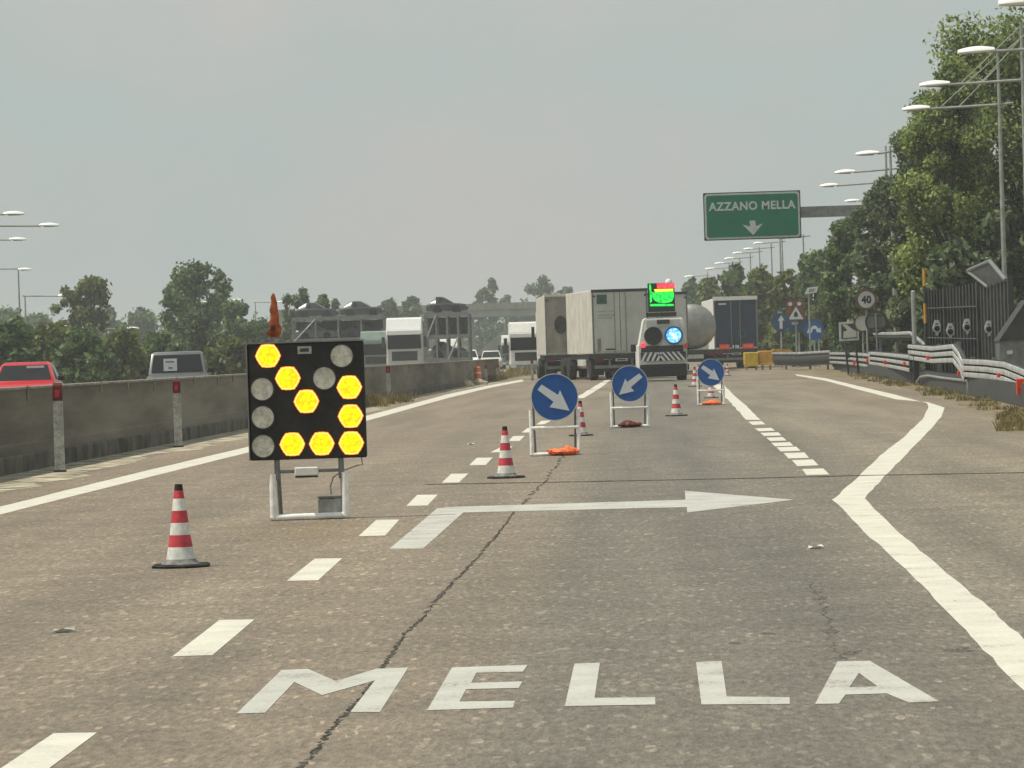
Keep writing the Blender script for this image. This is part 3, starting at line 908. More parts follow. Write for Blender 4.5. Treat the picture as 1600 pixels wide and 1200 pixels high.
cones = [(791, 747, 'traffic cone between the lit arrow board and the nearest round blue sign'),
         (908, 681, 'traffic cone partly behind the right leg of the nearest blue sign'),
         (1057, 650, 'traffic cone standing alone between the second and the farthest blue sign'),
         (1111, 622, 'traffic cone mostly hidden behind the farthest blue sign'),
         (1086, 604, 'traffic cone just left of the farthest blue sign'),
         (1092, 594, 'far cone touching the left rim of the farthest blue sign'),
         (1137, 587, 'tiny cone just right of the farthest blue sign')]
for i, (px, py, lb) in enumerate(cones):
    o = dup(c0, loc_on(px, py), rnd.uniform(0, 1), lb)
    s = (1.02, 1.02, 1.15, 1.0, 1.25, 1.2, 1.0)[i]
    o.scale = (s, s, s)

# ------------------------------------------------------------ lit arrow board
Q = Local(483, 812)
ab = thing('arrow_board', 'black light arrow board with lit amber lamps pointing down right, on a white stand', 'arrow board', Q.loc)
YB = -.02
TH = .09
roll = 0
p1, p2, p3, p4 = Q(387.5, 537), Q(569.5, 533), Q(572, 716), Q(390.5, 718.5)
x0 = (p1[0] + p4[0]) / 2; x1 = (p2[0] + p3[0]) / 2; z0 = (p3[1] + p4[1]) / 2; z1 = (p1[1] + p2[1]) / 2
b = MB(); b.slab(x0, x1, z0, z1, YB, TH, bev=.012); b.build('panel', 'black', ab)
b = MB(); b.slab(x0 - .004, x1 + .004, z1 - .001, z1 + .011, YB - .006, TH + .012)
b.slab(x0 - .012, x0 - .002, z0, z1, YB - .004, TH + .01)
b.build('trim', 'grey', ab)
lit = [(419, 556), (450, 591), (479, 627), (546, 605), (548, 650), (549, 692), (503, 693), (457, 694)]
off = [(534, 556), (507, 591), (410, 608), (411, 652), (411.5, 697)]
for px, py in lit:
    x, z = Q(px, py)
    r_ = .089
    b = MB()
    pts = []
    for k in range(36):
        a = k * math.pi / 18
        hexr = math.cos(math.pi / 6) / math.cos(((a) % (math.pi / 3)) - math.pi / 6)
        rr = r_ * (hexr * 1.09 * .6 + .4 * 1.02) * (1 + .018 * math.cos(a * 18 + 1))
        pts.append((x + rr * math.cos(a), z + rr * math.sin(a)))
    b.mat(0).prism([(x + (q - x) * 1.08, z + (w_ - z) * 1.08) for q, w_ in pts], YB - .010, YB + .01)
    b.mat(1).prism([(x + (q - x) * 1.0, z + (w_ - z) * 1.0) for q, w_ in pts], YB - .014, YB - .009)
    o = b.build('lamp', ['led_rim', 'led_edge'], ab)
    b = MB(); b.prism([(x + (q - x) * .93, z + (w_ - z) * .93) for q, w_ in pts], YB - .018, YB + .01)
    l = b.build('lens', 'led_yellow', o)
for px, py in off:
    x, z = Q(px, py)
    b = MB(); b.ring((x, YB - .012, z), .098, .010, .014); o = b.build('lamp', 'dark', ab)
    b = MB(); b.disc((x, YB - .008, z), .089, .02, 40); b.build('lens', 'lens_off', o)
x, z = Q(476, 547)
b = MB(); b.slab(x - .055, x + .055, z - .030, z + .030, YB - .006, .008); o = b.build('plate', 'post_white', ab)
b = MB(); b.slab(x - .035, x + .035, z - .014, z + .014, YB - .009, .004); b.build('window', 'darkgrey', o)
# stand
zt = Q(426, 722)[1]
xl, xr = Q.x(427, 780), Q.x(540, 780)
zA = Q.z(427, 741)
b = MB()
b.tube([(xl, .0, zA), (xl, .0, .02), ], .029, 10); b.build('leg', 'white_tube', ab, True)
b = MB(); b.tube([(xr, .0, zA), (xr, .0, .02)], .029, 10); b.build('leg', 'white_tube', ab, True)
b = MB(); b.tube([(xl - .024, 0, .024), (xr + .024, 0, .028)], .027, 10); b.build('bottom_bar', 'white_tube', ab, True)
for xx in (xl + .035, xr - .03):
    b = MB(); b.tube([(xx, .06, z0 + .15), (xx + .01, .20, .01)], .018, 8); b.build('strut', 'grey', ab, True)
    b = MB(); b.tube([(xx, .02, z0 + .02), (xx, .01, zA - .05)], .02, 8); b.build('upright', 'grey', ab, True)
b = MB(); b.tube([(xl + .03, .02, Q.z(480, 736)), (xr - .03, .02, Q.z(480, 736))], .013, 8); b.build('cross_bar', 'grey', ab, True)
q0, q1 = Q(461, 730), Q(498, 742)
b = MB(); b.slab(q0[0], q1[0], q1[1], q0[1], -.09, .10, bev=.008); o = b.build('control_box', 'white', ab)
b = MB(); b.slab(q0[0] + .004, q1[0] - .004, q1[1] - .016, q1[1] - .001, -.085, .09); b.build('underside', 'darkgrey', o)
q0, q1 = Q(503, 776), Q(530, 806)
bx = thing('battery_box', 'small grey battery box with pale side, standing inside the legs of the lit arrow board', 'battery box', (Q.loc[0] + (q0[0] + q1[0]) / 2, Q.loc[1] + .12, 0), R(-20))
hw_ = (q1[0] - q0[0]) / 2
b = MB(); b.box((0, 0, .085), (hw_ * 2.2, .19, .165), bev=.01); b.build('case', 'zinc', bx)
b = MB(); b.box((0, 0, .173), (hw_ * 2.26, .2, .014)); b.build('lid', 'grey', bx)
b = MB(); b.box((-hw_ * 1.1 - .004, 0, .085), (.006, .17, .14)); b.build('side_label', 'white', bx)  # paler left face, laid on as a thin plate
b = MB(); cx, cz = Q(517, 775); ex, ez = Q(570, 722)
b.tube([(cx, .1, .19), (cx - .005, .1, .26), (cx + .02, .09, .33), (cx + .10, .08, .38), (ex - .06, .07, .42), (ex - .02, .06, z0 - .06), (ex - .03, .05, z0 + .02)], .006, 6)
b.build('cable', 'post_white', ab, True)
# orange cloth on a short staff
sx, sz = Q(428, 533)
fl = thing('furled_flag', 'furled orange cloth on a thin staff above the lit arrow board', 'flag', (Q.loc[0] + sx, Q.loc[1] + .03, z1 + .011))
b = MB(); b.tube([(0, 0, -.004), (.0, 0, .38)], .006, 6); b.build('staff', 'post_white', fl)
b = MB()
rings = []
for z, rw, dx in ((.04, .03, .004), (.07, .058, -.014), (.11, .044, .012), (.15, .040, -.004), (.2, .030, .010), (.25, .034, -.002), (.31, .022, .006), (.35, .020, .0), (.385, .008, .006)):
    rings.append([(dx + rw * (1 + .22 * math.cos(3 * a)) * math.cos(a), rw * .7 * math.sin(a) * (1 + .25 * math.cos(3 * a + 1)), z + .006 * math.sin(2 * a)) for a in [k * math.pi / 8 for k in range(16)]])
b.loft(rings); b.build('cloth', 'orange_flag', fl, True)  # tapering orange shape drawn around the staff

# ------------------------------------------------------------ round blue signs
ARW = [(-.72, .34), (-.54, .56), (.15, .09), (.24, .29), (.62, -.6), (-.23, -.42), (-.05, -.2)]
def blue_sign(base, c, r, legs, topy, bary, mirror, label, bag):
    q = Local(*base)
    s_ = thing('direction_sign', label, 'road sign', q.loc, 0, 'round blue arrow signs on white stands')
    cx, cz = q(*c); rr = r * q.D / F
    lx, rx = q.x(legs[0], bary), q.x(legs[1], bary)
    zb = q.z((legs[0] + legs[1]) / 2, bary); ztp = q.z((legs[0] + legs[1]) / 2, topy)
    lean = .16
    b = MB(); b.disc((cx, -.02, cz), rr, .012, 48); b.build('sign_face', 'blue', s_)
    b = MB(); b.ring((cx, -.024, cz), rr * 1.015, rr * .035, .02, 48); b.build('rim', 'sign_pale', s_)
    pts = [(cx + (-x if mirror else x) * rr, cz + z * rr) for x, z in ARW]
    b = MB(); b.prism(pts, -.025, -.019); b.build('arrow', 'sign_white', s_)
    t = .024
    for x in (lx, rx):
        b = MB(); b.tube([(x, .02, ztp), (x, -.0, .02)], t, 10); b.build('leg', 'white_tube', s_, True)
        k = 1 if x == lx else -1
        b = MB(); b.tube([(x + k * .03, .02, cz), (x + k * .045, .30, .01)], .014, 8); b.build('rear_leg', 'grey', s_, True)
    b = MB(); b.tube([(lx, .0, zb), (rx, .0, zb)], t * .9, 10); b.build('cross_bar', 'white_tube', s_, True)
    b = MB(); b.tube([(lx - t, .0, .022), (rx + t, .0, .022)], t, 10); b.build('bottom_bar', 'white_tube', s_, True)
    b = MB(); b.slab(cx - rr * .5, cx + rr * .5, cz - rr * .06, cz + rr * .06, -.006, .03); b.build('bracket', 'grey', s_)
    # ballast bag over the bottom bar
    (bx0, bx1, bm, blabel) = bag
    xa, xb = q.x(bx0, bary), q.x(bx1, bary)
    o = MB(); w_ = (xb - xa); n = 15; m_ = 10
    rr2 = random.Random(int(bx0))
    rings = []
    for i in range(n):
        f = i / (n - 1); prof_ = max(.12, math.sin(math.pi * min(.96, max(.05, f))) ** .5)
        hh = .095 * prof_ * (1 + .35 * math.sin(f * 9 + bx0)) ; dd = .12 * prof_
        rings.append([(xa - (xa + xb) / 2 + w_ * f + .02 * rr2.uniform(-1, 1), dd * math.cos(a) * rr2.uniform(.9, 1.1), max(0.002, .05 + hh * .62 * math.sin(a) * rr2.uniform(.8, 1.15))) for a in [k * 2 * math.pi / m_ for k in range(m_)]])
    o.loft(rings)
    bg_ = o.build('ballast_bag', bm, None, True)
    bg_.location = (q.loc[0] + (xa + xb) / 2, q.loc[1] - .02, 0)
    tag(bg_, blabel, 'sandbag', 'ballast bags on the sign stands')
blue_sign((868, 712), (866.5, 620.5), 36.5, (830, 904), 640, 668, False, 'nearest and largest round blue sign with white arrow pointing down right, on white stand', (856, 903, 'orange', 'crumpled orange ballast bag on the foot of the nearest blue sign'))
blue_sign((985, 668), (984, 599.5), 28, (955.5, 1012), 612, 637, True, 'round blue sign with white arrow pointing down left, the middle one of three', (966, 1002, 'red_dark', 'dark red ballast bag on the foot of the middle blue sign'))
blue_sign((1112, 633), (1110.5, 582), 21, (1090.5, 1131), 590, 610, False, 'farthest and smallest round blue sign, white arrow down right, beside the white line', (1096, 1127, 'orange', 'bright orange ballast bag on the foot of the farthest blue sign'))

# ------------------------------------------------------------ small litter
def litter(px, py, label, w_, l_, m, name='litter', cat='litter'):
    g_ = G(px, py); b = MB()
    b.add([(-w_, -l_, .002), (0, -l_ * .7, .018), (w_, -l_ * .2, .006), (w_ * .8, l_, .02), (-.1 * w_, l_ * .6, .005), (-w_ * .9, l_ * .5, .014), (-w_, -l_, .0), (w_ * .5, 0, 0.0)], [(0, 1, 4, 5), (1, 2, 3, 4), (0, 7, 2, 1)])
    o = b.build(name, m); o.location = (g_.x, g_.y, .004); tag(o, label, cat)
litter(100, 988, 'dry pale leaf lying on the bare road at the lower left', .055, .05, 'post_white', 'dry_leaf', 'leaf')
litter(1275, 857, 'flattened white scrap right of the bent road arrow head', .05, .06, 'white', 'paper_scrap', 'paper scrap')
litter(736, 695, 'tiny white scrap left of the second traffic cone', .05, .1, 'white', 'paper_scrap', 'paper scrap')

# ------------------------------------------------------------ overhead sign
q = Local(1175, 560, 178.0)
og = thing('overhead_sign', 'green overhead road sign reading AZZANO MELLA on a grey cantilever beam', 'road sign', q.loc)
cs = [q(1098, 302.5), q(1250.5, 296.5), q(1252, 370.5), q(1101, 377.5)]
xa, xb = (cs[0][0] + cs[3][0]) / 2, (cs[1][0] + cs[2][0]) / 2
za, zb = (cs[2][1] + cs[3][1]) / 2, (cs[0][1] + cs[1][1]) / 2
def rrect(x0, x1, z0, z1, r, n=5):
    pts = []
    for cx_, cz_, a0 in ((x1 - r, z1 - r, 0), (x0 + r, z1 - r, 90), (x0 + r, z0 + r, 180), (x1 - r, z0 + r, 270)):
        for k in range(n + 1):
            a = R(a0 + 90 * k / n); pts.append((cx_ + r * math.cos(a), cz_ + r * math.sin(a)))
    return pts
b = MB(); b.prism(rrect(xa, xb, za, zb, .04), -.03, .03); o = b.build('panel', 'darkgrey', og)
b = MB(); b.prism(rrect(xa + .05, xb - .05, za + .05, zb - .05, .15), -.036, -.031); b.build('border', 'sign_pale', o)
b = MB(); b.prism(rrect(xa + .13, xb - .13, za + .13, zb - .13, .13), -.042, -.037); b.build('sign_face', 'green_sign', o)
tx0, tz0 = q(1107, 320); tx1, tz1 = q(1243, 320)
_, zlo = q(1175, 328); _, zhi = q(1175, 314.5)
b = MB(); text_mb(b, 'AZZANO MELLA', tx1 - tx0, (zhi - zlo), (tx0 + tx1) / 2, (zlo + zhi) / 2, -.046, bold=.03)
b.build('lettering', 'sign_pale', o)
ar = [(1171, 345), (1180, 344.6), (1181, 353.5), (1192, 349), (1177, 367.5), (1160, 351), (1172, 354)]
b = MB(); b.prism([q(*p) for p in ar], -.047, -.043); b.build('arrow', 'sign_pale', o)
bz0, bz1 = q(1296, 338.5)[1], q(1296, 321.5)[1]
xe = q.x(1425, 330)
b = MB(); b.box(((xb + xe) / 2 - .6, .25, (bz0 + bz1) / 2), (xe - xb + 1.6, .35, bz1 - bz0)); b.build('beam', 'grey', og)
b = MB(); b.box((xe - .2, .25, bz1 / 2), (.45, .45, bz1)); b.build('column', 'grey', og)
for xx in (xa + .5, (xa + xb) / 2, xb - .5):
    b = MB(); b.box((xx, .06, (za + zb) / 2), (.1, .06, zb - za - .1)); b.build('brace', 'grey', og)
b = MB(); b.box(((xa + xb) / 2 + .9, .12, (bz0 + bz1) / 2), (xb - xa - 1.6, .12, .25)); b.build('mount', 'grey', og)

# ------------------------------------------------------------ street lamps
def street_lamp(px, py, D, headw, label, side=1, armlen=None, over=0.5, stays=True, up=1.9, group='street lamps'):
    """px,py: middle of the lamp head. side=1: pole to the right of the head"""
    c = at(px, py, D)
    hl = headw * D / F
    arm = armlen if armlen is not None else 2.4
    pxx = c.x + side * (hl / 2 + arm)
    r_ = thing('street_lamp', label, 'street lamp', (pxx, D, 0), 0, group)
    z = c.z
    hx = -side * (hl / 2 + arm)
    b = MB(); b.tube([(0, 0, 0), (0, 0, z * .5), (0, 0, z + up)], [.10, .085, .05], 10); b.build('pole', 'pole', r_, True)
    b = MB(); b.tube([(side * over, 0, z + .10), (0, 0, z + .06), (hx + side * hl * .45, 0, z - .02)], .045, 8); b.build('arm', 'pole', r_, True)
    if stays:
        b = MB(); b.tube([(0, 0, z + up - .1), (hx + side * (hl * .5 + .35), 0, z)], .018, 6)
        b.tube([(0, 0, z + up - .5), (hx + side * (hl * .5 + 1.0), 0, z)], .018, 6); b.build('stay', 'pole', r_)
    # head: flat streamlined shell
    n = 12; rings = []
    for i in range(9):
        f = i / 8
        wv = (.09 + .13 * math.sin(math.pi * min(1, .16 + f * .72)) ) * (1 if f < .95 else .6)
        hv = hl * (.04 + .105 * math.sin(math.pi * (.10 + f * .78)))
        x = hx + side * hl / 2 - side * hl * f
        rings.append([(x, wv * math.cos(a), z + (hv * math.sin(a) if math.sin(a) > 0 else hv * .45 * math.sin(a)) + .02 - .05 * hl * f) for a in [k * 2 * math.pi / n for k in range(n)]])
    b = MB(); b.loft(rings); o = b.build('lamp_head', 'luminaire', r_, True)
    b = MB(); b.box((hx, 0, z - hl * .055 - .01), (hl * .55, .22, .03)); b.build('lens', 'grey', o)
    return r_
GR = 'street lamps on the right side of the ramp'
street_lamp(1600, 3, 97, 80, 'topmost lamp, cut by the upper right corner of the picture', 1, 3, group=GR)
street_lamp(1525, 80, 109, 57, 'lamp at the right nearest the picture top corner, against the top of the tallest tree', 1, 2.6, group=GR)
street_lamp(1460, 132, 123, 47, 'second large lamp head down at the upper right, long arm across the tree', 1, 2.35, group=GR)
street_lamp(1431, 170, 135, 43, 'third large lamp head down at the upper right, its pole standing before the trees', 1, 2.45, group=GR)
street_lamp(1355, 240, 166, 36, 'lamp left of the dark tree edge, highest of the small right-hand group of four', 1, .5, over=1.1, stays=False, up=.3, group=GR)
street_lamp(1320, 269, 184, 32, 'lamp with arm ending against the dark tree, second of the group of four', 1, 1.5, group=GR, up=1.2, stays=False)
street_lamp(1295, 290, 199, 28, 'lamp above the right end of the green overhead sign, third of the group of four', 1, 1.9, group=GR, up=.2, stays=False)
street_lamp(1331, 314, 221, 23, 'lamp head just above the grey beam of the overhead sign', 1, 1.6, group=GR, stays=False, up=.1)
farl = [(1184, 380, 305), (1169, 389, 324), (1152, 395.5, 342), (1139, 404, 360), (1124, 411.5, 380), (1109, 420, 402), (1077, 432, 446), (1205, 372, 285), (1222, 362, 268)]
ordn = ['first', 'second', 'third', 'fourth', 'fifth', 'sixth', 'last, by the lit green display,']
for i, (px, py, D) in enumerate(farl[:7]):
    street_lamp(px, py, D, 15, 'far lamp, %s in the row falling left below the green sign' % ordn[i].replace('last, by the lit green display,', 'last'), 1, 1.55, over=.3, group=GR, up=.5, stays=False)
pole_extra = [(1243, 372, 262, 'thin pole with lamp head behind the right part of the green overhead sign'), (1208, 366, 280, 'thin pole with lamp hidden behind the middle of the green overhead sign')]
for px, py, D, lb in pole_extra:
    street_lamp(px - 20, py, D, 18, lb, 1, 1.0, group=GR, stays=False, up=.2)
GL = 'street lamps across the opposite carriageway'
ll = [(22, 334, 190, 32, -1, 'highest lamp head at the left edge'), (77, 352, 200, 30, -1, 'lamp with long arm, second highest at the left edge'), (28, 374, 240, 26, -1, 'third highest lamp head at the left edge'),
      (39, 421, 300, 21, -1, 'lamp sitting at the top of the far left pole'), (101, 462, 300, 20, -1, 'lamp in front of the ragged left tree'), (105, 511, 300, 21, -1, 'low lamp right of the far left pole, above the red car'),
      (208, 513, 340, 18, -1, 'low lamp left of the tall full tree'), (307, 487, 380, 16, -1, 'low lamp in front of the tall full tree'), (325, 472, 400, 15, -1, 'lamp just above and right of the low lamp before the tall full tree'),
      (371, 468.5, 430, 14, -1, 'lamp right of the tall full tree'), (440, 472, 450, 13, -1, 'lamp just right of the orange cloth'), (494, 475.5, 450, 14, -1, 'lamp above the plate of the arrow board')]
for px, py, D, hw, sd_, lb in ll:
    street_lamp(px, py, D, hw, lb, sd_, 2.6 if px > 60 or py < 400 else .0, over=.2 if px != 39 else 1.9, group=GL, stays=False, up=.1)

# ------------------------------------------------------------ trucks in the queue
def wheels(par, xs, ys, r_=.5, w_=.3):
    for x in xs:
        for y in ys:
            b = MB(); b.cylx((x, y, r_), r_, w_); o = b.build('wheel', 'rubber', par, True)
            b = MB(); b.cylx((x + (-.02 if x < 0 else .02), y, r_), r_ * .5, w_); b.build('rim', 'grey', o, True)
def box_trailer(px, D, heading, L, H, Wd, label, side_m, rear_m, roof_m, z_floor=1.15, name='box_trailer', cab=True, cat='truck', cabx=0, cabw=.96):
    """px: the rear left corner, D: its distance"""
    c = at(px, 560, D)
    r_ = thing(name, label, cat, (c.x, D, 0), heading)
    # local: rear left corner at origin, body to +x and +y
    b = MB(); b.box((Wd / 2, L / 2, (H + z_floor) / 2), (Wd, L, H - z_floor), bev=.03); b.build('body', side_m, r_)
    b = MB(); b.box((Wd / 2, -.02, (H + z_floor) / 2), (Wd - .16, .04, H - z_floor - .22)); rear = b.build('rear_door', rear_m, r_)
    b = MB(); b.slab(Wd / 2 - .012, Wd / 2 + .012, z_floor + .12, H - .12, -.046, .006); b.build('door_gap', 'dark', rear)
    for xx in (Wd * .40, Wd * .60):
        b = MB(); b.tube([(xx, -.06, z_floor + .05), (xx, -.06, H - .1)], .016, 6); b.build('lock_rod', 'grey', rear)
    b = MB(); b.slab(-.01, Wd + .01, H - .09, H + .03, -.05, .12); b.build('roof_edge', roof_m, r_)
    b = MB(); b.slab(0, .07, z_floor, H - .09, -.04, .06); b.build('corner_post', 'grey', r_)
    b = MB(); b.slab(Wd - .07, Wd, z_floor, H - .09, -.04, .06); b.build('corner_post', 'grey', r_)
    b = MB(); b.box((Wd / 2, L / 2, z_floor - .12), (Wd * .9, L - .1, .22)); b.box((Wd / 2, .02, z_floor - .1), (Wd, .1, .18)); b.build('chassis', 'dark', r_)
    b = MB(); b.box((Wd / 2, .12, .58), (Wd * .94, .1, .14)); b.box((Wd * .3, .14, .8), (.08, .08, .4)); b.box((Wd * .7, .14, .8), (.08, .08, .4)); b.build('bumper', 'grey', r_)
    b = MB(); b.box((Wd / 2, 2.2, .62), (Wd * .8, 3.0, .5)); b.build('axle', 'dark', r_)
    for xx in (.25, Wd - .25):
        b = MB(); b.slab(xx - .2, xx + .2, z_floor - .32, z_floor - .18, -.06, .05); b.build('tail_lamp', 'red_dark', r_)
        b = MB(); b.slab(xx - .26, xx + .26, .22, .52, .35, .03); b.build('mud_flap', 'rubber', r_)
    b = MB(); b.slab(Wd / 2 - .26, Wd / 2 + .26, z_floor - .34, z_floor - .22, -.07, .03); pl_ = b.build('number_plate', 'sign_pale', r_)
    b = MB(); b.slab(Wd / 2 - .2, Wd / 2 + .2, z_floor - .31, z_floor - .25, -.074, .003); b.build('print', 'darkgrey', pl_)
    for xx in (.1, Wd - .1):
        b = MB(); b.slab(xx - .05, xx + .05, H - .3, H - .22, -.08, .03); b.build('marker_lamp', 'red_dark', r_)
        b = MB(); b.box((xx, 1.6 if L < 10 else 2.6, 1.04), (.3, 1.4 if L < 10 else 4.0, .04)); b.build('mud_guard', 'black', r_)
    wheels(r_, (.22, Wd - .22), (1.3, 2.5, 3.7) if L > 10 else (1.6,), .5, .34)
    if cab:
        b = MB(); b.box((Wd / 2 + cabx, L + 1.8, 1.95), (Wd * cabw, 2.0, 2.9), bev=.12); b.build('cab', 'white', r_)
        b = MB(); b.slab(cabx * 2 - .2, cabx * 2 - .05, 1.9, 2.6, L + 2.2, .2); b.build('mirror', 'black', r_)
        wheels(r_, (.2, Wd - .2), (L + .1, L + 2.2), .5, .34)
    return r_, rear
# white trailer in the middle
tA, rearA = box_trailer(927, 167, R(7.2), 8.0, 3.92, 2.46, 'large pale grey box truck with a green sticker on its rear doors', 'offwhite', 'door_grey', 'darkgrey', cab=True, cabx=.42, cabw=.66)
b = MB(); b.slab(.22, .66, 3.32, 3.72, -.066, .018); o = b.build('sticker', 'green_cab', rearA)
o.data.materials[0] = mat('sticker_green', (.05, .12, .085), .6)
b = MB(); b.prism([(.36, 3.42), (.52, 3.42), (.44, 3.6)], -.07, -.0665); b.build('sticker_mark', 'darkgrey', o)
M['pale_green'] = mat('pale_green', (.33, .43, .38), .6, var=.2, scale=12)
b = MB()
for k, (x_0, x_1, zz) in enumerate(((.24, .62, 2.96), (.7, .98, 2.96), (.22, .98, 2.80), (.22, .86, 2.68))): b.slab(x_0, x_1, zz, zz + .06, -.047, .004)
b.build('faded_print', 'pale_green', rearA)
b = MB(); b.slab(.20, .36, z0 := 1.25, 1.82, -.047, .004); b.build('stain', 'door_brown', rearA)
b = MB(); b.slab(.55, .98, 1.30, 1.37, -.047, .004); b.build('small_print', 'darkgrey', rearA)
# trailer with a brownish rear on the left
tC, rearC = box_trailer(853.5, 178, R(1.3), 13.6, 3.95, 2.5, 'leftmost trailer with brownish dirty rear, cream side lit by the sun', 'offwhite', 'door_brown', 'offwhite')
b = MB(); b.disc((.72, -.085, 2.55), .42, .03, 30, sx=.7, sz=1.0); b.build('dark_mark', 'dark', rearC)
# trailer behind the service vehicle
tB, rearB = box_trailer(996, 186, R(.6), 13.6, 4.0, 2.5, 'light grey trailer directly behind the lit display of the service vehicle', 'offwhite', 'door_grey', 'darkgrey')
# navy trailer
tE, rearE = box_trailer(1117, 224, R(0), 13.6, 4.12, 2.55, 'navy blue rear doors of the rightmost trailer under a white roof edge, with orange plates', 'white', 'navy', 'white')
b = MB(); b.slab(-.02, 2.57, 4.0, 4.22, -.06, .16); b.build('roof_edge', 'white', tE)
b = MB(); b.slab(.30, .75, 3.74, 3.84, -.047, .004); b.build('small_print', 'sign_pale', rearE)
M['teal'] = mat('teal', (.02, .09, .075), .5)
b = MB(); b.ring((1.65, -.048, 2.05), .26, .10, .006, 24); b.build('emblem', 'teal', rearE)
for x_0, x_1 in ((.28, .88), (1.62, 2.28)):
    b = MB(); b.slab(x_0, x_1, 1.14, 1.44, -.08, .03); o = b.build('warning_plate', 'reflector', tE)
    b = MB(); b.slab(x_0 + .08, x_1 - .08, 1.24, 1.34, -.085, .004); b.build('plate_centre', 'orange', o)
b = MB(); b.slab(1.0, 1.45, 1.17, 1.40, -.08, .02); o = b.build('number_plate', 'darkgrey', tE)
b = MB(); b.slab(1.05, 1.12, 1.2, 1.38, -.084, .003); b.slab(1.22, 1.28, 1.2, 1.38, -.084, .003); b.slab(1.32, 1.42, 1.2, 1.36, -.084, .003); b.build('lettering', 'sign_white', o)

# tank truck
cT = at(1084, 560, 206)
tk = thing('tank_truck', 'grey cylindrical tank truck between the service vehicle and the navy trailer', 'truck', (cT.x, 206, 0), R(-1))
b = MB()
rings = []
for y, q_ in ((0, .55), (.12, .85), (.35, 1.0), (10, 1.0), (10.3, .6)):
    rings.append([(1.27 * q_ * math.cos(a), y, 2.42 + 1.22 * q_ * math.sin(a)) for a in [k * 2 * math.pi / 28 for k in range(28)]])
b.loft(rings); b.build('tank', 'tank', tk, True)
b = MB(); b.box((0, 5, 1.05), (2.3, 10, .25)); b.box((0, .1, .62), (2.3, .1, .18)); b.build('chassis', 'dark', tk)
b = MB(); b.tube([(-1.0, .05, 1.6), (-1.0, .02, 3.5)], .03, 6); b.build('ladder', 'grey', tk)
b = MB(); b.box((0, 5, 3.66), (.5, 9, .08)); b.build('walkway', 'grey', tk)
for x_ in (-.95, .95):
    b = MB(); b.slab(x_ - .18, x_ + .18, .85, 1.0, -.02, .1); b.build('tail_lamp', 'red_dark', tk)
wheels(tk, (-1.0, 1.0), (1.3, 2.5, 3.7, 9.0), .5, .32)
b = MB(); b.box((0, 12, 2.0), (2.4, 1.9, 3.0), bev=.12); b.build('cab', 'white', tk)

# service vehicle with light display
q = Local(1036, 594, 154.0)
sv = thing('service_vehicle', 'white road service vehicle seen from behind with blue lit arrow and striped board', 'service vehicle', q.loc)
b = MB()
wl_, wr_ = q.x(998, 540), q.x(1073, 540)
tl, tr_ = q.x(1006, 500), q.x(1067, 500)
zr = q.z(1036, 497); zm = q.z(1036, 538); zb = q.z(1036, 563)
Lv = 4.6
def ringxz(xl_, xr_, za_, zb_, y, ins=.03):
    return [(xl_, y, za_), (xr_, y, za_), (xr_, y, zb_ - ins), (xr_ - ins * 2, y, zb_), (xl_ + ins * 2, y, zb_), (xl_, y, zb_ - ins)]
b.loft([ringxz(wl_, wr_, .42, zm, 0), ringxz(wl_ - .02, wr_ + .02, .42, zm, .3), ringxz(wl_ - .02, wr_ + .02, .42, zm, 3.2), ringxz(wl_, wr_, .42, zm - .12, 4.4), ringxz(wl_ + .1, wr_ - .1, .42, zm - .2, Lv)])
b.build('body', 'white', sv)
b = MB()
def cabr(y, sx, zt): return [(wl_ + .02 + sx * 0, y, zm - .02), (wr_ - .02, y, zm - .02), (tr_, y + .06, zt - .06), (tr_ - .06, y + .08, zt), (tl + .06, y + .08, zt), (tl, y + .06, zt - .06)]
b.loft([cabr(.0, 0, zr), cabr(.25, 0, zr + .02), cabr(2.4, 0, zr), [(wl_ + .02, 3.3, zm - .02), (wr_ - .02, 3.3, zm - .02), (tr_, 2.8, zm + .05), (tr_ - .06, 2.8, zm + .07), (tl + .06, 2.8, zm + .07), (tl, 2.8, zm + .05)]])
b.build('cabin', 'white', sv)
x_, z_ = q(1037, 503)
b = MB(); b.slab(tl + .1, tr_ - .1, q.z(1036, 512), q.z(1036, 500), -.0, .03); o = b.build('rear_window', 'door_grey', sv)
b = MB(); b.slab(q.x(1028), q.x(1048), q.z(1036, 506), q.z(1036, 499.5), -.03, .03); b.build('centre_lamp', 'darkgrey', o)
b = MB(); x_, z_ = q(1020.5, 525); b.disc((x_, -.12, z_), 14 * 154 / F, .14, 32); o = b.build('round_lamp', 'black', sv, True)  # dark spare wheel on the back of the vehicle
b = MB(); b.ring((x_, -.13, z_), 14.4 * 154 / F, .04, .05, 32); b.build('rim', 'dark', o)
b = MB(); x_, z_ = q(1052.5, 524); b.disc((x_, -.12, z_), 14.3 * 154 / F, .12, 32); o = b.build('arrow_light', 'blue', sv, True)
rr = 11.6 * 154 / F
b = MB(); b.disc((x_, -.14, z_), rr, .02, 32); o2 = b.build('lens', 'led_blue', o)
M['led_pale'] = mat('pale_lamps_lit', (.5, .6, .7), .5, var=0, emit=(.75, .93, 1.0), estr=1.0)
b = MB(); b.prism([(x_ + u * rr * .9, z_ + v * rr * .9) for u, v in ARW], -.146, -.141); b.build('lit_arrow', 'led_pale', o)
b = MB(); b.slab(q.x(1002), q.x(1068), q.z(1036, 549.5), q.z(1036, 540), -.05, .06); b.build('tail_panel', 'darkgrey', sv)
for px, m_ in ((1005, 'tail_red'), (1072, 'reflector')):
    x_, z_ = q(px, 540); b = MB(); b.slab(x_ - .085, x_ + .085, z_ - .09, z_ + .09, -.09, .08, bev=.01); b.build('tail_lamp', m_, sv)
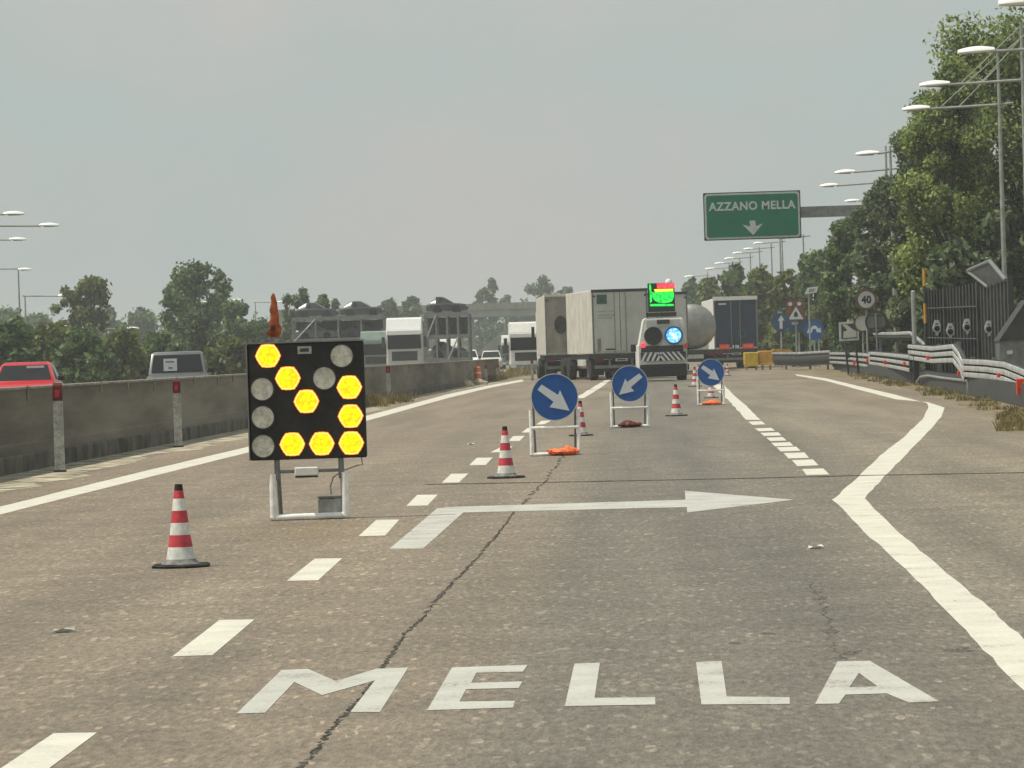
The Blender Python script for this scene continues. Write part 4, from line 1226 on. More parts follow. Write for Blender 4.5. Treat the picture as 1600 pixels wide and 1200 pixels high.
# striped board
cx0, cx1 = q.x(1001, 556), q.x(1072, 556); cz0, cz1 = q.z(1036, 563.5), q.z(1036, 550)
b = MB(); b.slab(cx0, cx1, cz0, cz1, -.10, .03); brd = b.build('striped_board', 'dark', sv)
b = MB(); n_ = 9; stp = (cx1 - cx0) / n_
for k in range(n_):
    xs = cx0 + k * stp; h_ = cz1 - cz0
    if k < 4: pts = [(xs, cz0), (xs + stp * .5, cz0), (xs + stp * .5 + h_ * .5, cz1), (xs + h_ * .5, cz1)]
    else: pts = [(xs + stp * .45, cz0), (xs + stp * .95, cz0), (xs + stp * .95 - h_ * .8, cz1), (xs + stp * .45 - h_ * .8, cz1)]
    b.prism(pts, -.106, -.101)
b.build('stripes', 'sign_white', brd)
b = MB(); b.box(((wl_ + wr_) / 2, .02, .42), (wr_ - wl_ - .05, .16, .5), bev=.03); b.build('bumper', 'black', sv)
b = MB(); b.box(((wl_ + wr_) / 2, 2.2, .42), (wr_ - wl_ - .5, 3.6, .2)); b.build('underbody', 'dark', sv)
wheels(sv, (wl_ + .14, wr_ - .14), (.9, 3.7), .38, .26)
for x_, s_ in ((wl_, -1), (wr_, 1)):
    b = MB(); b.box((x_ + s_ * .13, 2.9, 1.35), (.22, .12, .3), bev=.03); b.build('mirror', 'black', sv)
# roof display
b = MB(); b.slab(q.x(1010, 490), q.x(1057, 490), q.z(1036, 494.5), q.z(1036, 488), .1, .5); b.build('roof_rack', 'dark', sv)
vx0, vx1 = q.x(1012.5, 465), q.x(1054.5, 465); vz0, vz1 = q.z(1034, 487), q.z(1034, 442)
M['dark_green'] = mat('dark_green_case', (.012, .05, .025), .5)
b = MB(); b.slab(vx0, vx1, vz0, vz1, .12, .16, bev=.02); vd = b.build('display', 'dark_green', sv)
def vpoly(pts, m_, y, nm):
    b = MB(); b.prism([q(*p) for p in pts], y, y + .008); b.build(nm, m_, vd)
vpoly([(1026, 443), (1054, 441.5), (1054, 450), (1027, 451)], 'led_red', .108, 'red_lamps')
vpoly([(1022, 452), (1052, 451), (1052, 454.5), (1024, 456)], 'led_gold', .108, 'yellow_lamps')
vpoly([(1018, 456.5), (1053, 455), (1053, 465), (1050, 471), (1042, 473.5), (1030, 473.5), (1022, 469), (1018, 462)], 'led_green', .108, 'green_lamps')
vpoly([(1016, 475), (1053, 475), (1053, 478), (1016, 478.5)], 'led_green', .108, 'green_strip')
vpoly([(1014.5, 444), (1017, 444), (1019, 470), (1016, 474)], 'led_green', .107, 'green_strip')
b = MB(); x_, z_ = q(1045, 439); b.lathe([(.14, 0), (.14, .06), (.09, .14), (.02, .16)], 16, (x_, .2, vz1)); b.build('beacon', 'luminaire', sv, True)

# ------------------------------------------------------------ crash cushion and its rail
q = Local(1186, 577, 205.0)
cc = thing('crash_cushion', 'yellow crash cushion in front of the navy trailer, at the end of the dark rail', 'crash cushion', q.loc)
b = MB(); b.slab(q.x(1163), q.x(1185), .28, q.z(1186, 550), 0, .9, bev=.04); b.build('nose', 'yellow', cc)
b = MB(); b.slab(q.x(1185.5), q.x(1208), .28, q.z(1196, 548), .15, .9, bev=.04); b.build('body', 'amber', cc)
b = MB(); b.slab(q.x(1188), q.x(1206), .24, .36, .05, .1); b.slab(q.x(1166), q.x(1184), .20, .34, -.04, .1); b.build('lower_rail', 'yellow', cc)
b = MB(); b.prism([(q.x(1205), q.z(1205, 549)), (q.x(1213), q.z(1213, 545)), (q.x(1236), q.z(1236, 546)), (q.x(1242), q.z(1242, 550))], .9, 1.6); b.build('tail_cover', 'amber', cc)
for px in (1167, 1182, 1192, 1204):
    b = MB(); b.box((q.x(px), .4, .15), (.09, .5, .3)); b.build('leg', 'amber', cc)
DP = ([1208, 1300, 1340, 1362, 1425, 1500, 1600, 1660], [204, 190, 162, 150, 114, 91, 73, 64])
def dep(px): return float(np.interp(px, *DP))
def railpath(pts, n=6, off=0.0):
    out = []
    for a, b_ in zip(pts[:-1], pts[1:]):
        for k in range(n):
            t = k / n; px = a[0] + (b_[0] - a[0]) * t; py = a[1] + (b_[1] - a[1]) * t
            p = at(px, py, dep(px) + off); out.append(p)
    px, py = pts[-1]; out.append(at(px, py, dep(px) + off))
    return out
def thrie(hp, waves=3, dpt=.09):
    """corrugated rail section hanging hp metres below its path"""
    prof_f, prof_b = [], []
    n = waves * 8
    for k in range(n + 1):
        f = k / n
        o = dpt * (.5 - .5 * math.cos(2 * math.pi * f * waves))
        o = dpt * min(1, max(0, (o / dpt - .2) * 1.7))
        prof_f.append((o, -hp * f)); prof_b.append((o - .012, -hp * f))
    return prof_f + prof_b[::-1]
def guard_rail(name, label, pts, hpx, post_px, refl=(), waves=3, off=0, m_='darkgrey', slantend=None):
    r_ = thing(name, label, 'guard rail', (0, 0, 0), 0, 'corrugated steel safety barriers on the right')
    pa = railpath(pts, 6, off)
    base = pa[0].copy(); base.z = 0
    pa = [p - base for p in pa]
    r_.location = base
    hp = hpx * dep(pts[0][0]) / F
    b = MB(); b.sweep(pa, thrie(hp, waves), side=-1); b.build('beam', m_, r_, True)
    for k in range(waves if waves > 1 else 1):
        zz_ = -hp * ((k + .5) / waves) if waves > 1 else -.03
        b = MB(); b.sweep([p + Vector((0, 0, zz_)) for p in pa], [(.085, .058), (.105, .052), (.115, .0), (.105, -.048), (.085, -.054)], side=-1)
        b.build('ridge', 'ridge', r_, True)  # sunlit crests put in as pale strips on the darker beam
    for px in post_px:
        py = np.interp(px, [p[0] for p in pts], [p[1] for p in pts])
        p = at(px, py, dep(px) + off) - base
        b = MB(); b.box((p.x + .1, p.y + .12, p.z / 2 + .02), (.1, .08, p.z + .04)); b.build('post', 'grey', r_)
    for px, py in refl:
        p = at(px, py, dep(px) + off) - base
        s_ = 3.6 * dep(px) / F
        b = MB(); b.box((p.x - .12, p.y - .16, p.z), (s_ * 2, .10, s_ * 1.8), bev=.01); b.build('reflector', 'reflector', r_)
    return r_
guard_rail('guard_rail', 'dark plain rail leading right from the yellow crash cushion', [(1209, 551), (1250, 551), (1300, 548)], 20, (1225, 1262, 1290), waves=1, m_='darkgrey')
guard_rail('guard_rail', 'farthest triple-wave steel barrier, just right of the dark plain rail', [(1299, 549), (1330, 549), (1363, 551)], 20, (1303, 1332, 1358), ((1340, 567), (1361, 563)))
guard_rail('guard_rail', 'triple-wave steel barrier with three orange reflectors below the speed limit sign', [(1361, 548), (1390, 550), (1425, 553)], 23, (1366, 1392, 1420), ((1389, 566), (1420, 568)))
guard_rail('guard_rail', 'raised triple-wave barrier section with a slanted end, before the black metal screen', [(1424, 537), (1460, 540), (1494, 536), (1503, 547), (1512, 566)], 26, (1429, 1462, 1492), ((1457, 559), (1506, 583)))
guard_rail('guard_rail', 'nearest triple-wave barrier, running out at the right edge of the picture', [(1510, 560), (1545, 561), (1575, 564), (1600, 573), (1640, 590)], 30, (1514, 1548, 1582), ((1569, 586),))
guard_rail('guard_rail', 'upper barrier behind the others, sloping down at its right end', [(1368, 520), (1400, 520), (1426, 518.5), (1436, 526), (1452, 540)], 12, (1372, 1398, 1424), waves=1, off=14)
# dark low wall under the rails
lwt = MB()
pa = [G(px, py) for px, py in ((1305, 577), (1340, 583), (1380, 590), (1425, 598), (1470, 608), (1520, 618), (1570, 628), (1620, 640), (1660, 650))]
lwt.sweep([p + Vector((.25, 0, 0)) for p in pa], [(0, 0), (-.02, .42), (-.25, .42), (-.3, 0)], side=1)
tag(lwt.build('low_wall', 'darkgrey'), 'dark low wall standing under the steel barriers on the right', 'wall')
tube = MB(); hp_ = [at(px, py, dep(px) - .6) for px, py in ((1432, 597), (1438, 589), (1450, 587), (1475, 591), (1512, 595))]
tube.tube(hp_, .035, 8)
for k in (0, -1):
    pz = hp_[k]; tube.tube([(pz.x, pz.y, 0), tuple(pz)], .03, 8)
tag(tube.build('low_handrail', 'zinc'), 'thin curved metal tube in front of the dark low wall', 'handrail')
p = at(1432, 592, dep(1430) - .8)
b = MB(); b.box((0, 0, .42), (.16, .12, .84)); o = b.build('black_post', 'dark'); o.location = (p.x, p.y, 0); tag(o, 'short black post at the left end of the raised barrier section', 'post')
# red marker at the right edge
p = at(1599, 604, 71.5)
mk = thing('red_marker', 'red marker box with yellow chevron at the right edge of the picture', 'marker', (p.x, p.y, 0))
b = MB(); b.box((0, 0, p.z), (.26, .08, .30), bev=.01); b.build('box', 'reflector', mk)
b = MB(); b.prism([(-.06, p.z), (.0, p.z + .09), (.05, p.z + .09), (-.01, p.z), (.05, p.z - .09), (.0, p.z - .09)], -.05, -.042); b.build('chevron', 'yellow', mk)
b = MB(); b.box((0, .06, p.z / 2), (.06, .05, p.z)); b.build('post', 'grey', mk)

# ------------------------------------------------------------ black metal screen
WD = ([1445, 1478, 1530, 1580, 1640], [119, 115, 108, 101, 93])
def wd(px): return float(np.interp(px, *WD))
ms = thing('metal_screen', 'black ribbed metal screen with a raised grey hood, behind the barriers on the right', 'metal screen', (0, 0, 0))
base = at(1450, 560, wd(1450)); base.z = 0
ms.location = base
def scr(px, py, off=0):
    return at(px, py, wd(px) + off) - base
def panel(px0, px1, ty0, ty1, n):
    a = scr(px0, ty0); b_ = scr(px1, ty1)
    f = lambda t, z: Vector((a.x + (b_.x - a.x) * t, a.y + (b_.y - a.y) * t, z))
    m_ = MB()
    for k in range(n):
        t0 = k / n; t1 = (k + .62) / n; t2 = (k + 1) / n
        zt0 = a.z + (b_.z - a.z) * t0; zt2 = a.z + (b_.z - a.z) * t2
        A_, B_, C_ = f(t0, 0), f(t1, 0), f(t2, 0)
        off_ = Vector((-.05, -.08, 0))
        def quad(P, Q_, o1, o2, z1_, z2_):
            m_.add([P + o1, Q_ + o2, Q_ + o2 + Vector((0, 0, z2_)), P + o1 + Vector((0, 0, z1_))], [(0, 1, 2, 3)])
        z0v = Vector((0, 0, 0))
        quad(A_, B_, z0v, z0v, zt0, zt2)
        quad(B_, B_.lerp(C_, .3), z0v, off_, zt2, zt2)
        quad(B_.lerp(C_, .3), B_.lerp(C_, .7), off_, off_, zt2, zt2)
        quad(B_.lerp(C_, .7), C_, off_, z0v, zt2, zt2)
    # back
    m_.add([f(0, 0) + Vector((.1, .15, 0)), f(1, 0) + Vector((.1, .15, 0)), f(1, b_.z) + Vector((.1, .15, 0)), f(0, a.z) + Vector((.1, .15, 0))], [(0, 1, 2, 3)])
    m_.add([f(0, a.z), f(1, b_.z), f(1, b_.z) + Vector((.1, .15, 0)), f(0, a.z) + Vector((.1, .15, 0))], [(0, 1, 2, 3)])
    return m_
panel(1449, 1476, 453, 452, 6).build('panel', 'dark', ms)
panel(1478, 1528, 452, 440, 10).build('panel', 'dark', ms)
panel(1530, 1578, 447, 436, 9).build('panel', 'darkgrey', ms)
for px, ty in ((1449, 450), (1477, 448), (1529, 440), (1578, 430)):
    p = scr(px, ty, -.15); b = MB(); b.box((p.x, p.y, p.z / 2), (.14, .14, p.z)); b.build('post', 'dark', ms)
hd = [scr(1512, 424, -.3), scr(1546, 409.5, -.3), scr(1571, 439, -.3), scr(1544, 449, -.3)]
b = MB(); b.prism3(hd, (.1, .5, .12)); b.build('hood', 'darkgrey', ms)
b = MB()
for a, c in ((0, 1), (1, 2)):
    b.tube([hd[a] + Vector((0, -.05, .02)), hd[c] + Vector((0, -.05, .02))], .055, 8)
b.tube([hd[0], hd[3]], .045, 8)
b.build('hood_edge', 'grey', ms)
for py0, py1 in ((482, 479), (528, 530)):
    b = MB(); b.tube([scr(1450, py0, -.2), scr(1528, py1, -.2)], .03, 6); b.build('rail', 'darkgrey', ms)
def hanger(px, py, label):
    D_ = wd(px) - .6; c = at(px, py, D_); s_ = D_ / F
    r_ = thing('marker_light', label, 'marker light', (c.x, D_, c.z - 13 * s_), 0, 'white framed lights on the black screen')
    h = lambda x, y: (x * s_, (13 - y) * s_)
    b = MB()
    b.prism([h(-7, 0), h(-3, -12), h(3, -12), h(7, 0), h(4, 0), h(2, -7), h(-2, -7), h(-4, 0)], -.04, .02); b.build('bracket', 'sign_white', r_)
    x, z = h(0, 1.5)
    b = MB(); b.ring((x, -.05, z), 6.6 * s_, 2.2 * s_, .06, 24); b.build('ring', 'sign_pale', r_)
    b = MB(); b.disc((x, -.03, z), 4.6 * s_, .04, 24); b.build('lens', 'black', r_)
    b = MB(); b.prism([h(-2, 7), h(2, 7), h(2.4, 11), h(0, 13), h(-2.4, 11)], -.04, .0); b.build('tip', 'sign_white', r_)
    b = MB(); b.box((0, .3, h(0, -3)[1]), (.05, .6, .05)); b.build('mount', 'dark', r_)
hanger(1464, 512, 'leftmost white framed light on the black metal screen')
hanger(1485, 517, 'second white framed light from the left on the black metal screen')
hanger(1511, 510, 'third white framed light from the left, at the middle of the black screen')
hanger(1545, 513, 'rightmost and largest white framed light, below the grey hood')
# cabinet with sloping roof at the far right
p = at(1585, 560, 92)
cb = thing('roadside_cabinet', 'grey-green cabinet under a dark sloping panel at the right edge', 'cabinet', (p.x, p.y, 0))
S = 92 / F
h = lambda px, py: (at(px, py, 92).x - p.x, at(px, py, 92).z)
b = MB(); b.prism([h(1562, 533), h(1618, 530), (h(1618, 560)[0], 0), (h(1562, 560)[0], 0)], 0, .8); b.build('case', 'grey', cb)
b = MB(); b.prism([h(1560, 533), h(1604, 468), h(1640, 468), h(1640, 529)], -.06, 1.0); b.build('sloping_panel', 'darkgrey', cb)
b = MB(); b.prism([h(1573, 548), h(1582, 547), h(1582, 553), h(1573, 554)], -.03, -.002); b.build('handle_plate', 'sign_white', cb)
# posts
p = at(1446, 505, 113)
yp = thing('striped_pole', 'thin yellow and black striped pole left of the black metal screen', 'pole', (p.x, 113, 0))
b = MB(); zt_ = at(1445, 419, 113).z
ss = 9
zz = [0, .9] + [at(1446, y, 113).z for y in (505, 474, 447, 419)]
for k in range(5):
    b.mat(1 if k in (2, 4) else 0)
    b.tube([(0, 0, zz[k]), (0, 0, zz[k + 1])], .045 if k < 4 else .0452, 8)
b.build('pole', ['dark', 'amber'], yp)
b = MB(); b.lathe([(.1, 0), (.1, .03)], 12); b.build('foot', 'dark', yp)
p = at(1428, 505, 122); zt_ = at(1427, 454, 122).z
b = MB(); b.lathe([(.07, 0), (.07, zt_ - .03), (.04, zt_)], 12); o = b.build('grey_post', 'pole'); o.location = (p.x, 122, 0)
tag(o, 'plain grey post between the round signs and the striped pole', 'post')

# ------------------------------------------------------------ fixed signs on the right
def disc_sign(px, py, r_px, D, label, face, ring_m, content=None, postx=None, back=False, topz=None, name='round_sign'):
    c = at(px, py, D); s_ = D / F
    r_ = thing(name, label, 'road sign', (c.x, D, 0))
    b = MB(); b.disc((0, -.02, c.z), r_px * s_, .02, 36); o = b.build('sign_face', face, r_)
    if ring_m: b = MB(); b.ring((0, -.03, c.z), r_px * s_ * 1.04, r_px * s_ * .2, .012, 36); b.build('rim', ring_m, o)
    b = MB(); dx = 0 if postx is None else postx * s_
    b.tube([(dx, -.08 if back else .05, 0), (dx, -.08 if back else .05, c.z + r_px * s_ * .75)], .04, 8); b.build('post', 'pole' if not back else 'grey', r_)
    return r_, o, c.z, s_
r_, o, z_, s_ = disc_sign(1353.5, 468, 15.5, 154, 'round speed limit sign reading 40', 'sign_white', 'rust')
b = MB(); text_mb(b, '40', 15.5 * s_, 12.5 * s_, 0, z_, -.031, bold=.05); b.build('number', 'black', o)
r_, o, z_, s_ = disc_sign(1348, 505, 14, 156, 'round sign with pale face half hidden behind the grey back of another sign', 'door_grey', 'rust')
r_, o, z_, s_ = disc_sign(1369, 503, 17, 149, 'grey back of a round sign on a post, below the speed limit sign', 'grey', 'darkgrey', back=True)
b = MB(); b.slab(-.25, .25, z_ + .22, z_ + .27, -.05, .03); b.build('clamp', 'darkgrey', o)
b = MB(); b.slab(-.25, .25, z_ - .27, z_ - .22, -.05, .03); b.build('clamp', 'darkgrey', o)
# square chevron sign
D_ = 158; c = at(1327, 518, D_); s_ = D_ / F
r_ = thing('chevron_sign', 'square dark sign with pale frame and pale diagonal shape, left of the speed limit sign', 'road sign', (c.x, D_, 0))
h = lambda x, y: (x * s_, c.z - y * s_)
b = MB(); b.prism([h(-16, -15), h(15, -16), h(15, 14), h(-16, 15)], 0, .04); o = b.build('panel', 'sign_pale', r_)
b = MB(); b.prism([h(-12.5, -11.5), h(12, -12.5), h(12, 10.5), h(-12.5, 11.5)], -.008, -.001); b.build('sign_face', 'dark', o)
b = MB(); b.prism([h(-11, -11), h(-4, -11), h(6, -3), h(11, 0), h(11, 9), h(-10, 10), h(-9, 0), h(-3, -2)], -.016, -.009); b.build('symbol', 'door_grey', o)
for k in (-8, 8):
    b = MB(); b.tube([(k * s_, .08, c.z), (k * s_ + .15, .3, 0)], .045, 8); b.build('leg', 'darkgrey', r_)
# works board, blue signs by the merge
D_ = 214; s_ = D_ / F
c = at(1243, 487, D_); r_ = thing('works_board', 'brownish warning board with white triangle and two lamps on top', 'road sign', (c.x, D_, 0))
h = lambda x, y: (x * s_, c.z - y * s_)
b = MB(); b.prism([h(-15, -17), h(14, -18), h(15, 14), h(-14, 14)], 0, .05); o = b.build('board', 'rust', r_)
b = MB(); b.prism([h(-12, 12), h(12, 12), h(1, -8)], -.012, -.001); tri = b.build('triangle', 'sign_white', o)
b = MB(); b.prism([h(-3, 8), h(3, 8), h(3.5, 4), h(1, -1), h(-2, 2)], -.02, -.013); b.build('symbol', 'black', tri)
for k in (-8, 6):
    b = MB(); x_, z_ = h(k, -12); b.disc((x_, -.08, z_), 3.0 * s_, .08, 20); b.build('lamp', 'sign_white', o)
b = MB(); b.tube([(0, .08, 0), (0, .08, c.z)], .05, 8); b.build('post', 'pole', r_)
c = at(1220, 503.5, D_ - 1); r_ = thing('round_sign', 'round blue sign with white upward arrow beside the works board', 'road sign', (c.x, D_ - 1, 0))
b = MB(); b.disc((0, 0, c.z), 14.5 * s_, .03, 32); o = b.build('sign_face', 'blue_faded', r_)
h = lambda x, y: (x * s_, c.z - y * s_)
b = MB(); b.prism([h(-2, 10), h(2.5, 10), h(2.5, -3), h(6, -2), h(1, -11), h(-5, -2), h(-2, -3)], -.01, -.001); b.build('arrow', 'sign_white', o)
b = MB(); b.tube([(0, .06, 0), (0, .06, c.z)], .05, 8); b.build('post', 'post_white', r_)
c = at(1248, 509, D_ + .5); r_ = thing('blue_board', 'blue rectangular board with pale oval under the works board', 'road sign', (c.x, D_ + .5, 0))
h = lambda x, y: (x * s_, c.z - y * s_)
b = MB(); b.prism([h(-17, -9), h(36, -10), h(37, 10), h(-16, 10)], 0, .04); o = b.build('board', 'blue_faded', r_)
b = MB(); x_, z_ = h(-6, -4); b.disc((x_, -.01, z_), 5 * s_, .008, 24, sx=1.1, sz=.5); b.build('oval', 'sign_pale', o)
b = MB(); b.tube([(0, .08, 0), (0, .08, c.z)], .05, 8); b.tube([(1.1, .08, 0), (1.1, .08, c.z)], .05, 8); b.build('post', 'pole', r_)
c = at(1272, 517, D_ - 1.5); r_ = thing('round_sign', 'round blue sign with pale double arrow at the right end of the blue board', 'road sign', (c.x, D_ - 1.5, 0))
h = lambda x, y: (x * s_, c.z - y * s_)
b = MB(); b.disc((0, 0, c.z), 14.5 * s_, .03, 32); o = b.build('sign_face', 'blue', r_)
b = MB(); b.prism([h(-11, 3), h(-9, -4), h(-6, -3), h(-2, -8), h(3, -8), h(7, -3), h(10, -5), h(11, 3), h(4, 2), h(3, -3), h(-2, -3), h(-4, 3)], -.01, -.001); b.build('symbol', 'sign_white', o)
b = MB(); b.tube([(0, .06, 0), (0, .06, c.z)], .05, 8); b.build('post', 'pole', r_)
c = at(1268, 453.5, 200); r_ = thing('small_plate', 'small pale slanted plate on a thin pole above the blue signs', 'sign', (c.x, 200, 0)); s_ = 200 / F
h = lambda x, y: (x * s_, c.z - y * s_)
b = MB(); b.prism([h(-11, 6), h(-6, -4), h(11, -6), h(8, 4)], 0, .06); o = b.build('plate', 'sign_white', r_)
b = MB(); b.prism([h(-5, 3), h(-3, -2), h(6, -3), h(4, 2)], -.01, -.001); b.build('inset', 'pole', o)
b = MB(); b.tube([(-.15, .08, 0), (-.15, .08, c.z)], .045, 8); b.build('pole', 'pole', r_)
# dark car waiting behind the cushion rail
# ------------------------------------------------------------ road vehicles across the median
def car(px, py_roof, D, W, H, label, paint, name='parked_car', L=4.3, cat='car', boxy=False, loc=None, rz=0, z=0, hoodf=.62):
    if loc is None:
        c = at(px, 580, D); loc = (c.x, D, z)
    r_ = thing(name, label, cat, loc, rz)
    w2 = W / 2; hz = H * hoodf
    def rg_(y, w_, z0_, z1_, ins=.06): return [(-w_, y, z0_), (w_, y, z0_), (w_, y, z1_ - ins * 1.6), (w_ - ins * 1.5, y, z1_), (-w_ + ins * 1.5, y, z1_), (-w_, y, z1_ - ins * 1.6)]
    b = MB(); b.loft([rg_(0, w2 * .86, .28, hz * .72), rg_(.12, w2 * .96, .22, hz * .86), rg_(.45, w2, .2, hz * .93), rg_(1.1, w2, .2, hz), rg_(L - .5, w2, .2, hz), rg_(L - .1, w2 * .95, .22, hz * .95), rg_(L, w2 * .88, .28, hz * .8)])
    b.build('body', paint, r_, True)
    y0 = 1.0 if not boxy else .9
    tw = w2 * (.74 if not boxy else .82)
    def cb_(y, wb, wt, zt): return [(-wb, y, hz - .02), (wb, y, hz - .02), (wt, y, zt - .05), (wt - .1, y, zt), (-wt + .1, y, zt), (-wt, y, zt - .05)]
    ya = y0 + (.75 if not boxy else .45)
    front0 = [(-w2 * .93, y0, hz - .02), (w2 * .93, y0, hz - .02), (w2 * .93, y0 + .02, hz + .01), (w2 * .9, y0 + .02, hz + .02), (-w2 * .9, y0 + .02, hz + .02), (-w2 * .93, y0 + .02, hz + .01)]
    b = MB(); b.loft([front0, cb_(ya, w2 * .93, tw, H - .02), cb_(ya + .5, w2 * .94, tw + .02, H), cb_(L - .9, w2 * .93, tw, H - .03), cb_(L - .35, w2 * .9, tw * .9, hz + .15)])
    b.build('cabin', paint, r_, True)
    # windscreen proud of the cabin front
    def wp(x, f, o=.02): return (x, y0 + (ya - y0) * f - o, hz + (H - .02 - hz) * f)
    b = MB(); b.add([wp(-w2 * .84, .08), wp(w2 * .84, .08), wp(tw * .92, .88), wp(-tw * .92, .88)], [(0, 1, 2, 3)]); b.build('windscreen', 'glass_dark', r_)
    for s in (-1, 1):
        b = MB(); b.add([(s * (w2 * .95), ya + .25, hz + .05), (s * w2 * .95, L - 1.0, hz + .05), (s * (tw + .04), L - 1.2, H - .12), (s * (tw + .04), ya + .4, H - .12)], [(0, 1, 2, 3)]); b.build('side_window', 'glass_dark', r_)
        b = MB(); b.box((s * (w2 + .1), y0 + .35, hz + .08), (.2, .1, .14), bev=.02); b.build('mirror', 'black', r_)
        b = MB(); b.box((s * w2 * .68, .06, hz * .68), (w2 * .4, .1, .13), bev=.02); b.build('headlight', 'sign_white', r_)
        for yy in (.8, L - .8):
            b = MB(); b.cylx((s * (w2 - .1), yy, .32), .32, .22); b.build('wheel', 'rubber', r_, True)
    b = MB(); b.box((0, -.0, hz * .5), (W * .5, .06, .16)); b.build('grille', 'black', r_)
    return r_
rc = car(33, 566, 108, 1.86, 1.47, 'bright red car showing roof and windscreen above the median wall at the left edge', 'car_red', rz=R(3))
b = MB(); b.slab(.05, .55, 1.30, 1.36, 1.42, .01); b.build('windscreen_sticker', 'sign_white', rc)
sv2 = car(276, 553, 114, 1.84, 1.66, 'grey off-roader with a paper sheet in its windscreen, behind the median wall', 'car_grey', L=4.5, boxy=True, hoodf=.60, rz=R(4))
b = MB(); b.prism([(-.40, 1.08), (.0, 1.08), (.0, 1.45), (-.40, 1.45)], .92, .93); sh = b.build('paper_sheet', 'sign_white', sv2)
b = MB(); b.slab(-.34, -.08, 1.33, 1.38, .915, .003); b.slab(-.26, -.13, 1.14, 1.2, .915, .003); b.build('print', 'grey', sh)

def truck_cab(px, D, W, H, label, roofm, bodym, L=2.2, name='truck', cat='truck', box=None, rz=0):
    c = at(px, 580, D); r_ = thing(name, label, cat, (c.x, D, 0), rz)
    w2 = W / 2
    b = MB(); b.box((0, L / 2, H * .44), (W, L, H * .56), bev=.12); b.build('cab', bodym, r_)
    b = MB()
    ring = lambda y, w_, z0_, z1_: [(-w_, y, z0_), (w_, y, z0_), (w_ * .96, y, z1_), (-w_ * .96, y, z1_)]
    b.loft([ring(.02, w2 * .96, H * .72, H * .80), ring(.3, w2, H * .72, H * .97), ring(L, w2, H * .72, H)]); b.build('roof_fairing', roofm, r_)
    b = MB(); b.slab(-w2 * .96, w2 * .96, H * .70, H * .78, -.16, .22, bev=.03); b.build('sun_visor', roofm, r_)
    b = MB(); b.prism([(-w2 * .92, H * .46), (w2 * .92, H * .46), (w2 * .9, H * .70), (-w2 * .9, H * .70)], -.02, .04); b.build('windscreen', 'glass_dark', r_)
    b = MB(); b.slab(-w2 * .7, w2 * .7, H * .26, H * .42, -.02, .04); b.build('grille', 'darkgrey', r_)
    b = MB(); b.slab(-w2, w2, H * .10, H * .2, -.1, .3, bev=.04); b.build('bumper', 'grey', r_)
    for s in (-1, 1):
        b = MB(); b.slab(s * w2 * .8 - .18, s * w2 * .8 + .18, H * .13, H * .18, -.13, .06); b.build('headlight', 'sign_white', r_)
        b = MB(); b.box((s * (w2 + .18), .1, H * .58), (.22, .14, .75), bev=.03); b.build('mirror', 'darkgrey', r_)
        b = MB(); b.cylx((s * (w2 - .2), 1.1, .5), .5, .3); b.build('wheel', 'rubber', r_, True)
    if box:
        b = MB(); b.box((0, L + .5 + box / 2, H * .55), (W, box, H * .8), bev=.05); b.build('cargo_box', bodym, r_)
        for s in (-1, 1):
            for yy in (L + box - 1.5, L + box - 2.7):
                b = MB(); b.cylx((s * (w2 - .2), yy, .5), .5, .3); b.build('wheel', 'rubber', r_, True)
    return r_
truck_cab(633, 262, 2.5, 4.0, 'white oncoming truck cab with dark windscreen between the two car transporters', 'luminaire', 'door_grey')
truck_cab(590, 285, 2.5, 3.3, 'pale green oncoming truck cab just left of the white cab', 'green_cab', 'green_cab')
truck_cab(702, 312, 2.0, 2.65, 'small white van with bright roof, right of the white truck cab', 'white', 'grey', name='van', cat='van', box=2.6)
truck_cab(805, 330, 2.3, 2.9, 'grey-white van near the end of the median wall', 'white', 'grey', name='van', cat='van', box=3)
truck_cab(827, 232, 2.4, 3.2, 'white oncoming truck partly hidden by the leftmost trailer', 'white', 'white', box=4)
car(731, 548, 300, 1.8, 1.7, 'white car beside the small white van', 'white')
car(768, 552, 318, 1.8, 1.6, 'pale car between the small white van and the leftmost trailer', 'offwhite')

